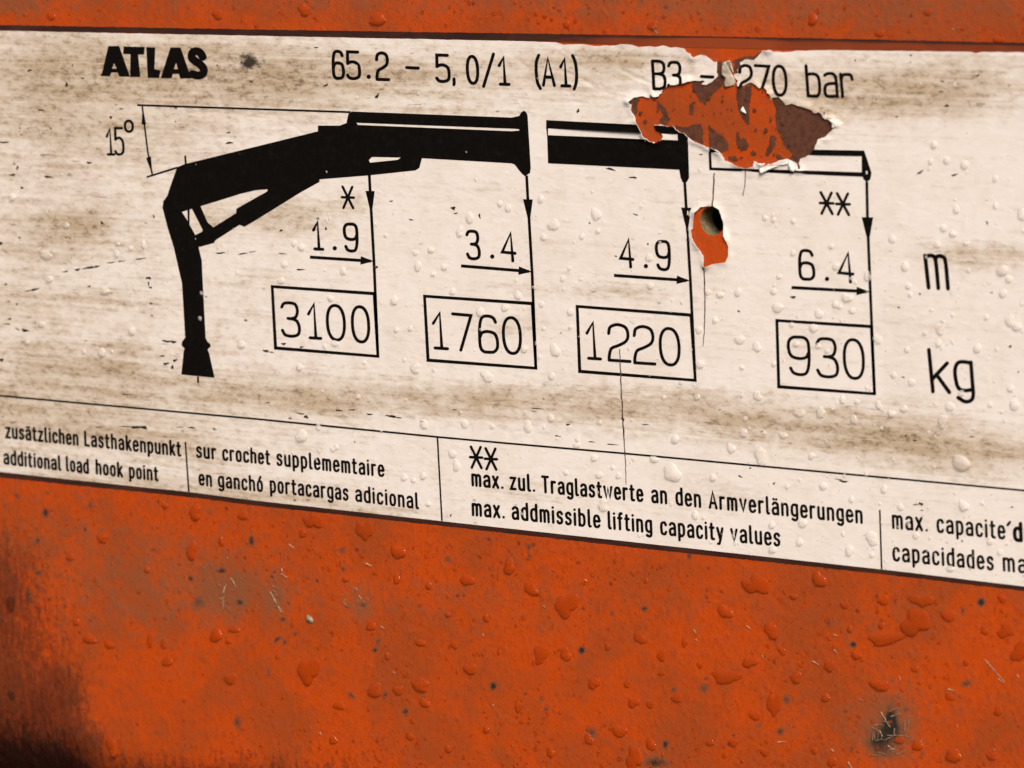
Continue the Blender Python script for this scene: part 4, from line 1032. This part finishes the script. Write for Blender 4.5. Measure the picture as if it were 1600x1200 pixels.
# dark nicks and specks of dirt on the vinyl
NICKS = [(114, 102, 2, 2, 0), (47, 110, 4, 3, 0), (174, 183, 4, 3, 20), (140, 254, 6, 2.5, 5), (28, 262, 4, 3, -40), (20, 273, 7, 2.5, -5), (76, 276, 9, 2.6, 5), (35, 293, 4, 2.5, 50), (6, 222, 13, 2, 0), (359, 223, 8, 2.6, -5),
         (358, 207, 4, 2, 0), (510, 133, 6, 2.2, -25), (590, 150, 6, 3.6, -50), (495, 74, 5, 1.4, 0), (904, 173, 4.5, 3.4, 80), (990, 277, 9, 2.2, 3), (955, 264, 10, 2.6, 15), (160, 348, 3.2, 3.4, 0), (241, 338, 4, 2.2, 60),
         (233, 434, 4.4, 4.4, 0), (233, 443, 2, 5, 0), (236, 449, 4, 2, 20), (122, 421, 6, 2.8, -10), (140, 418, 13, 2.8, -8), (103, 424, 6, 1.6, -8), (152, 416, 6, 2.4, -8), (174, 410, 9, 1.3, -6), (190, 408, 8, 1.2, -4), (220, 404, 12, 1.4, -8), (55, 452, 9, 2.8, -12), (45, 454, 7, 1.2, -12), (40, 516, 8, 3.6, 10), (28, 514, 4, 1.6, 20), (12, 506, 8, 1.3, 3),
         (263, 533, 14, 2.6, 5), (272, 534, 6, 3.2, 4), (260, 568, 6.5, 3, -10), (274, 563, 5, 3.2, -20), (270, 573.5, 4, 4, 0), (254, 556, 4, 2.6, 0), (140, 447, 4, 1.6, -20), (27, 475, 2.4, 2.4, 0), (345, 395, 10, 2, -5), (380, 396, 10, 1.6, -10),
         (395, 393, 8, 1, -8), (1, 380, 5, 5, 0), (3, 562, 5, 4, 0), (16, 498, 3, 3, 0), (709, 325, 5, 4.4, 0), (713, 333, 3, 2, 0), (643, 343, 5, 1.8, 12), (750, 337, 2.4, 5, -20), (612, 314, 3, 2, 0), (510, 357, 3, 3, 0), (440, 360, 4, 2.4, 10), (588, 417, 4, 4, 0), (442, 396, 9, 1.1, 5),
         (470, 421, 9, 2, 0), (444, 537, 5, 3, 0), (416, 548, 6.5, 3.2, 8), (424, 550, 7, 1.2, 8), (472, 542, 3.4, 2.6, 0), (994, 335, 4.4, 1.8, 15), (922, 348, 2, 2, 0), (963, 400, 2.2, 2, 0), (1013, 381, 2.4, 2, 0), (1155, 486, 2.2, 3, 0), (877, 520, 1.6, 1.6, 0),
         (1240, 464, 6, 3.2, 0), (1438, 459, 2.6, 2, 0), (1405, 480, 3, 1.6, 0), (1550, 457, 2, 2, 0), (1579, 541, 4.6, 2.2, -20), (1412, 589, 4, 1.4, 0), (1543, 348, 1.4, 6, -5), (1437, 270, 5, 2.6, -20), (1441, 267, 3, 2, 0), (1492, 273, 7, 2.4, -15), (1308, 121, 1.4, 5, 0), (1337, 94, 2, 1.8, 0),
         (1424, 86, 1.8, 3, 10), (1370, 155, 2, 1.8, 0), (1402, 182, 2.4, 2, 0), (1473, 127, 4, 1.6, 0), (1480, 165, 5, 3, 0), (1528, 118, 4, 3, -20), (1471, 143, 4, 1.6, 0), (215, 667, 17, 3.4, -3), (226, 668, 7, 4, 10), (196, 666, 12, 1.2, 3), (300, 668, 8, 2, 5), (282, 667, 8, 1, 2), (155, 667, 8, 1.2, -5), (200, 616, 13, 1.2, 0), (479, 651, 5, 4, 20), (470, 646, 10, 1.4, 8),
         (530, 641, 8, 1.8, 5), (551, 640, 7, 1.4, 2), (578, 647, 7, 2, 4), (612, 650, 11, 3, 8), (622, 652, 10, 1.3, 8), (660, 658, 5, 1.3, 5), (419, 629, 6, 1.2, 0), (711, 640, 4, 1.6, 0), (888, 663, 3.2, 3, 0), (872, 681, 7, 1.4, 10), (925, 690, 7, 1.4, 6), (957, 694, 13, 1.2, 4), (840, 638, 14, 1.0, 5),
         (1125, 640, 1.8, 1.8, 0), (1191, 674, 2, 1.8, 0), (850, 623, 1.6, 1.6, 0), (1009, 663, 7, 1.2, 3), (974, 655, 3, 5, 0), (1319, 752, 9, 2.4, 5), (1312, 749, 9, 1.2, 10), (1440, 787, 4.6, 4, 0), (1433, 788, 9, 1.2, -5), (1441, 797, 3, 1.5, 0), (1504, 845, 2, 2.4, 0), (1582, 792, 4, 1.2, 0), (1430, 688, 3.4, 2, 0), (1416, 680, 3, 1.6, 0),
         (705, 805, 2.2, 2.8, 0), (555, 690, 1.6, 1.6, 0), (1157, 744, 4, 2.4, 20), (1173, 731, 2.2, 2, 0), (1519, 682, 6, 1.2, 0), (1210, 755, 2.6, 2.6, 0), (1592, 581, 2, 2, 0), (378, 97, 3, 2, 0), (393, 127, 2.4, 2.4, 0), (340, 102, 2, 2, 0), (300, 75, 6, 1, 3), (1085, 160, 3, 2, 0),
         (1290, 176, 1.6, 4, 0), (1096, 241, 3, 2, 0), (1130, 150, 2, 2, 0), (32, 200, 2, 2, 0), (80, 200, 2.4, 2, 0), (275, 190, 1.8, 1.6, 0), (34, 210, 2, 2, 0), (105, 132, 3, 6, -30), (130, 122, 3, 2, 0), (65, 172, 7, 2, 8), (190, 170, 5, 1.4, 0), (375, 240, 2, 2, 0)]
order = sorted(range(len(NICKS)), key=lambda i: -NICKS[i][2] * NICKS[i][3])
FV = []; FT = []; nn = 0
for rank, i in enumerate(order):
    x, y, rx, ry, ang = NICKS[i]
    r = np.random.default_rng(300 + i); a = math.radians(ang); k = 12
    ph = r.uniform(0, 6.28, 3)
    ring = []
    for j in range(k):
        t = 2 * math.pi * j / k
        q = (0.72 + 0.26 * math.sin(2 * t + ph[0]) * (rx < 5) + 0.18 * math.sin(3 * t + ph[1]) + 0.10 * math.sin(5 * t + ph[2]))
        ex, ey = rx * q * math.cos(t), ry * q * math.sin(t) * 0.8
        ring.append((x + ex * math.cos(a) - ey * math.sin(a), y + ex * math.sin(a) + ey * math.cos(a)))
    V = [(x, y)] + ring
    T = [(0, 1 + j, 1 + (j + 1) % k) for j in range(k)]
    if rank < 96:
        sheet('dirt_speck', V, T, MAT_DIRT, decal, 0.10 * MM)
    else:
        FV += V; FT += [tuple(q + nn for q in t) for t in T]; nn += k + 1
sheet('fine_dirt_specks', FV, FT, MAT_DIRT, decal, 0.10 * MM)['kind'] = 'stuff'

# ------------------------------------------------------------------ bright scratches and chips in the paint
SCR = [[(362, 903), (366, 909), (370, 918)], [(350, 926), (352, 918), (355, 912)], [(345, 934), (349, 936), (352, 930)], [(423, 924), (430, 936), (440, 956)], [(433, 943), (440, 952), (444, 958)], [(1304, 1014), (1309, 1021)], [(1540, 1030), (1553, 1045), (1571, 1065)],
       [(1561, 1060), (1569, 1066)], [(1482, 1076), (1492, 1079)], [(1085, 983), (1089, 990)], [(1088, 998), (1091, 1001)], [(1167, 977), (1174, 982)], [(1192, 1023), (1194, 1029)], [(1406, 1056), (1408, 1063)], [(562, 930), (566, 936)], [(596, 978), (602, 982)],
       [(755, 990), (758, 994)], [(615, 1049), (619, 1052)], [(1383, 1120), (1388, 1130), (1392, 1136)], [(1388, 1164), (1394, 1169), (1400, 1171)], [(1216, 1159), (1229, 1158)], [(1326, 1190), (1330, 1196), (1334, 1203)], [(915, 905), (919, 908)], [(850, 946), (853, 949)],
       [(1590, 1053), (1593, 1058)], [(1300, 1170), (1304, 1174)], [(452, 850), (460, 856)], [(441, 888), (443, 894)], [(556, 918), (560, 922)], [(573, 880), (582, 884)], [(440, 896), (450, 902)], [(1375, 1140), (1380, 1150)], [(1378, 1112), (1383, 1122)], [(1020, 41), (1028, 52)], [(1489, 44), (1491, 47)], [(1024, 38), (1026, 44)],
       [(771, 1100), (773, 1103)], [(1496, 1133), (1498, 1136)], [(1553, 1170), (1556, 1172)], [(1270, 1032), (1280, 1038)], [(1303, 991), (1310, 993)], [(501, 1144), (503, 1148)]]
rs = np.random.default_rng(44)
FAINT = []
for _i in range(26):
    a = rs.uniform(-.5, 1.9); L = rs.uniform(7, 20)
    cx, cy = 1388 + rs.normal(0, 20), 1142 + rs.normal(0, 24)
    FAINT.append([(cx - L / 2 * math.cos(a), cy - L / 2 * math.sin(a)), (cx, cy + rs.normal(0, 1)), (cx + L / 2 * math.cos(a), cy + L / 2 * math.sin(a))])
for cx, cy in ((360, 930), (432, 935), (560, 940)):
    for _i in range(7):
        a = rs.uniform(.2, 2.2); L = rs.uniform(6, 13); x_, y_ = cx + rs.normal(0, 13), cy + rs.normal(0, 13)
        FAINT.append([(x_ - L / 2 * math.cos(a), y_ - L / 2 * math.sin(a)), (x_ + rs.normal(0, 1), y_), (x_ + L / 2 * math.cos(a), y_ + L / 2 * math.sin(a))])
for i, sc_ in enumerate(FAINT):
    pp = thin_path(sc_, 1.3, 0.6, 900 + i)
    uv, tri = cdt([], [pp]); tri = tri[inside(uv[tri].mean(1), pp)]
    x, sv = at(uv[:, 0], uv[:, 1]); X, Y, Z, A = surf(x, sv)
    mesh_obj('scratch', np.stack([X, Y - 0.44 * MM - 0.004 * MM * i, Z], 1), tri, MAT_FAINT, panel, False)
for i, sc_ in enumerate(SCR):
    pp = thin_path(sc_, 1.7, 0.7, 200 + i)
    uv, tri = cdt([], [pp]); tri = tri[inside(uv[tri].mean(1), pp)]
    x, sv = at(uv[:, 0], uv[:, 1]); X, Y, Z, A = surf(x, sv)
    mesh_obj('scratch', np.stack([X, Y - 0.16 * MM - 0.3 * MM * (uv[:, 1] > 880), Z], 1), tri, MAT_SCRATCH, panel, False)

# a fleck of pale grit stuck to the wet paint
def grit(u, v, r):
    x, s = (float(c) for c in at(u, v)); X, Y, Z, A = (float(c) for c in surf(x, s))
    rr = np.random.default_rng(8)
    vs = [(0, -0.55, 0)]; fs = []
    n = 11
    for k_, (rad, yy) in enumerate(((.5, -.48), (.9, -.22), (1.0, .25))):
        for j in range(n):
            a = 2 * math.pi * j / n; q = rad * rr.uniform(.82, 1.12)
            vs.append((q * math.cos(a) * 1.15, yy * rr.uniform(.85, 1.1), q * math.sin(a) * .78))
    fs += [[0, 1 + (j + 1) % n, 1 + j] for j in range(n)]
    for k_ in range(2):
        for j in range(n):
            a = 1 + k_ * n + j; b = 1 + k_ * n + (j + 1) % n
            fs.append([a, b, b + n, a + n])
    o = mesh_obj('grit_fleck', np.array(vs) * r * PX, fs, MAT_GRIT, None, False)
    o.location = (X, Y, Z); o.rotation_euler = (0, math.radians(20), 0)
    tag(o, 'pale angular fleck of grit on the orange paint below the French captions', 'grit')
grit(484, 967, 8)

# ------------------------------------------------------------------ rain
def drop_mesh(seed, kind):
    """A drop of unit radius clinging to an upright surface: base ring on Y=0, dome towards -Y, its weight sagging downwards."""
    r = np.random.default_rng(seed)
    n, rings = 28, 9
    ph = r.uniform(0, 6.28, 4)
    am = {'round': (.05, .04, .02), 'odd': (.15, .10, .05), 'blot': (.20, .15, .09)}[kind]
    hgt = {'round': .50, 'odd': .36, 'blot': .22}[kind] * r.uniform(.9, 1.12)
    sag = {'round': .10, 'odd': .22, 'blot': .25}[kind]
    vs = []; fs = []
    for i in range(rings + 1):
        q = i / rings                        # 0 rim, 1 apex
        rad = math.cos(q * math.pi / 2); y = math.sin(q * math.pi / 2)
        if i == rings: break
        for j in range(n):
            a = 2 * math.pi * j / n
            out = 1 + am[0] * math.sin(2 * a + ph[0]) + am[1] * math.sin(3 * a + ph[1]) + am[2] * math.sin(5 * a + ph[2])
            x, z = rad * out * math.cos(a), rad * out * math.sin(a)
            thick = hgt * y * (1 - sag * z)
            vs.append((x, -thick, z - sag * 0.5 * y))
    base = len(vs)
    vs.append((0, -hgt, -sag * 0.5))
    for i in range(rings - 1):
        for j in range(n):
            a, b = i * n + j, i * n + (j + 1) % n
            fs.append([a, a + n, b + n, b])
    for j in range(n):
        fs.append([(rings - 1) * n + j, base, (rings - 1) * n + (j + 1) % n])
    # foot sunk a hair into whatever it wets
    s0 = len(vs)
    for j in range(n):
        x, y, z = vs[j]; vs.append((x, 0.10, z))
    for j in range(n):
        a, b = j, (j + 1) % n
        fs.append([b, s0 + b, s0 + a, a])
    fs.append([s0 + j for j in range(n)])
    return np.array(vs), [f[::-1] for f in fs]

PROTO = {}
for kd, cnt in (('round', 9), ('odd', 9), ('blot', 6)):
    PROTO[kd] = []
    for i in range(cnt):
        v, f = drop_mesh(500 + i * 7 + len(kd), kd)
        me = bpy.data.meshes.new('water_drop')
        me.from_pydata([tuple(p) for p in v], [], f); me.update()
        me.polygons.foreach_set('use_smooth', np.full(len(me.polygons), True))
        me.materials.append(MAT_WATER)
        mp_ = me.copy(); mp_.materials[0] = MAT_WATER_PAINT
        ms_ = me.copy(); ms_.materials[0] = MAT_WATER_DARK
        PROTO[kd].append((me, v, f, mp_, ms_))

LAND_FILM = [('bold maker lettering', 240, 98), ('heading figures', 700, 110), ('pressure heading', 1150, 110), ('angle figure', 180, 222), ('black crane post', 300, 520), ('framed 3100', 508, 500), ('framed 1760', 750, 518), ('framed 1220', 993, 535), ('framed 930', 1290, 557),
             ('reach figure 1.9', 525, 370), ('reach figure 3.4', 768, 385), ('reach figure 4.9', 1010, 398), ('reach figure 6.4', 1290, 417), ('letter m', 1463, 425), ('letters kg', 1487, 590), ('drilled hole', 1113, 345), ('double asterisk over 6.4', 1305, 318),
             ('lower double asterisk', 765, 716), ('leftmost captions', 140, 710), ('French captions', 455, 735), ('long German caption', 1050, 785), ('rightmost captions', 1500, 860), ('hollow boom outline', 1240, 255), ('solid boom extension', 960, 225)]
LAND_PAINT = [('pale grit fleck', 484, 967), ('sooty lower left', 60, 1120), ('black scuff', 1388, 1145), ('lower right decal edge', 1450, 930), ('lower left decal edge', 150, 790), ('middle lower decal edge', 700, 850),
              ('long English caption', 1000, 900), ('bottom right corner', 1570, 1170), ('bottom centre of picture', 850, 1130), ('end of English caption', 1250, 1020), ('bold maker lettering', 240, 15), ('heading figures', 700, 15), ('torn patch', 1130, 15), ('top right decal edge', 1480, 15)]

def size_word(r):
    return 'tiny' if r < 4.2 else 'small' if r < 5.6 else 'middling' if r < 7.6 else 'large' if r < 11 else 'very large'
def shape_word(a, b):
    return 'tall' if b > a * 1.28 else 'wide' if a > b * 1.28 else 'round'

placed = []
def add_drop(u, v, a, b, film):
    x, s = (float(c) for c in at(u, v))
    if film:
        X, Y, Z, ang = x, -float(film_height([(u, v)])[0]) - 0.04 * MM, s, 0.0
    else:
        X, Y, Z, ang = (float(c) for c in surf(x, s))
        Y -= 0.05 * MM
    xa = float(at(u + a, v)[0]) - x; zb = s - float(at(u, v + b)[1])
    r = (a * b) ** .5
    kd = ('round' if r < 6.5 else 'odd' if random.random() < .6 else 'round') if film else ('round' if r < 6 else 'odd' if r < 12 else 'blot')
    me = random.choice(PROTO[kd])[0 if film else 4 if float(dark_field(np.array([u]), np.array([v]))[0]) > 0.30 else 3]
    o = bpy.data.objects.new('water_droplet', me)
    scn.collection.objects.link(o)
    o.location = (X, Y, Z)
    h = (xa * zb) ** .5 * (1.0 if film else 0.78)
    o.scale = (xa, h, zb)
    o.rotation_euler = (-ang, random.uniform(-.25, .25), 0)
    lands = LAND_FILM if film else LAND_PAINT
    nm = min(lands, key=lambda L: (L[1] - u) ** 2 + (L[2] - v) ** 2)
    dx, dy = u - nm[1], v - nm[2]
    side = ('right of' if dx > 0 else 'left of') if abs(dx) > abs(dy) * 1.4 else ('below' if dy > 0 else 'above')
    lab = f"{size_word(r)} {shape_word(a, b)} raindrop on {'decal' if film else 'paint'}, {side} {nm[0]}"
    o['category'] = 'water droplet'
    placed.append((o, lab, r, u, v))
    return o

for it in ON_FILM: add_drop(*it, True)
for it in ON_PAINT: add_drop(*it, False)
# the largest bear a label of their own
from collections import defaultdict
by = defaultdict(list)
for p in placed: by[p[1]].append(p)
for lab, ps in by.items():
    if len(ps) > 1:
        ps.sort(key=lambda p: p[3])
        ordn = ['leftmost', 'second', 'third', 'fourth', 'fifth', 'sixth', 'seventh', 'eighth', 'ninth', 'tenth', 'eleventh', 'twelfth']
        for i, p in enumerate(ps):
            p[0]['label'] = ('rightmost' if i == len(ps) - 1 else ordn[i] + (' from left' if i else '')) + ' ' + lab
    else:
        ps[0][0]['label'] = lab
for p in placed:
    p[0]['group'] = 'raindrops on the decal' if p[1].find('on decal, ') > 0 else 'raindrops on the orange paint'

# countless finer beads between the big drops
def beads(name, count, chooser, film, label, rlo, rhi, flat):
    V = []; Fc = []; nn = 0; tries = 0; done = 0
    big = np.array([(p[3], p[4], p[2]) for p in placed])
    while done < count and tries < count * 30:
        tries += 1
        u, v = chooser()
        if (np.hypot(big[:, 0] - u, big[:, 1] - v) < big[:, 2] + 2).any(): continue
        r = rlo + (rhi - rlo) * random.random() ** 2.6
        x, s = (float(c) for c in at(u, v))
        if film:
            X, Y, Z, A = x, -FILM_T - 0.03 * MM, s, 0.0
        else:
            X, Y, Z, A = (float(c) for c in surf(x, s)); Y -= 0.03 * MM
        me, vv, ff, *_ = random.choice(PROTO['round'] if random.random() < .7 else PROTO['odd'])
        # thin the prototype: every other ring and spoke would do, but it is small enough already
        an = random.uniform(-.4, .4); ca, sa = math.cos(an), math.sin(an)
        w = vv * np.array([r * random.uniform(.8, 1.25), r * flat, r * random.uniform(.8, 1.4)]) * PX
        w = np.stack([w[:, 0] * ca - w[:, 2] * sa, w[:, 1], w[:, 0] * sa + w[:, 2] * ca], 1)
        if A:
            cy, sy = math.cos(-A), math.sin(-A)
            w = np.stack([w[:, 0], w[:, 1] * cy - w[:, 2] * sy, w[:, 1] * sy + w[:, 2] * cy], 1)
        V.append(w + np.array([X, Y, Z]))
        Fc += [[i + nn for i in f] for f in ff]
        nn += len(vv); done += 1
    o = mesh_obj(name, np.vstack(V), Fc, MAT_WATER if film else MAT_WATER_PAINT, None, True)
    tag(o, label, 'water beads', kind='stuff')

def on_film_spot():
    while True:
        u = random.uniform(-40, 1640); v = random.uniform(90, 905)
        top, bot = 60 + u * 0.022, 738 + u * 0.11
        if not (top + 10 < v < bot - 6): continue
        dens = 0.12 + 0.75 * min(1, max(0, (u - 100) / 1100)) * min(1, max(0.1, (v - 200) / 250))
        if random.random() > dens: continue
        q = np.array([(u, v)])
        if u > 960 and u < 1330 and v < 430 and (inside(q, GONE)[0] or dist_to(q, TEAR_R, False)[0] < 14 or inside(q, HOLE_R)[0] or dist_to(q, HOLE_R)[0] < 8): continue
        return u, v
def on_paint_spot():
    while True:
        u = random.uniform(-40, 1640)
        if random.random() < .12:
            v = random.uniform(-20, 30 + u * 0.02)
        else:
            v = random.uniform(770 + u * 0.11, 1230)
        if float(dark_field(np.array([u]), np.array([v]))[0]) > 0.28: continue
        return u, v
beads('fine_water_beads', 420, on_film_spot, True, 'fine rain beads scattered over the cream decal', 1.2, 3.6, 0.7)
beads('fine_water_beads', 1800, on_paint_spot, False, 'fine rain beads scattered over the orange paint', 1.1, 3.9, 0.42)
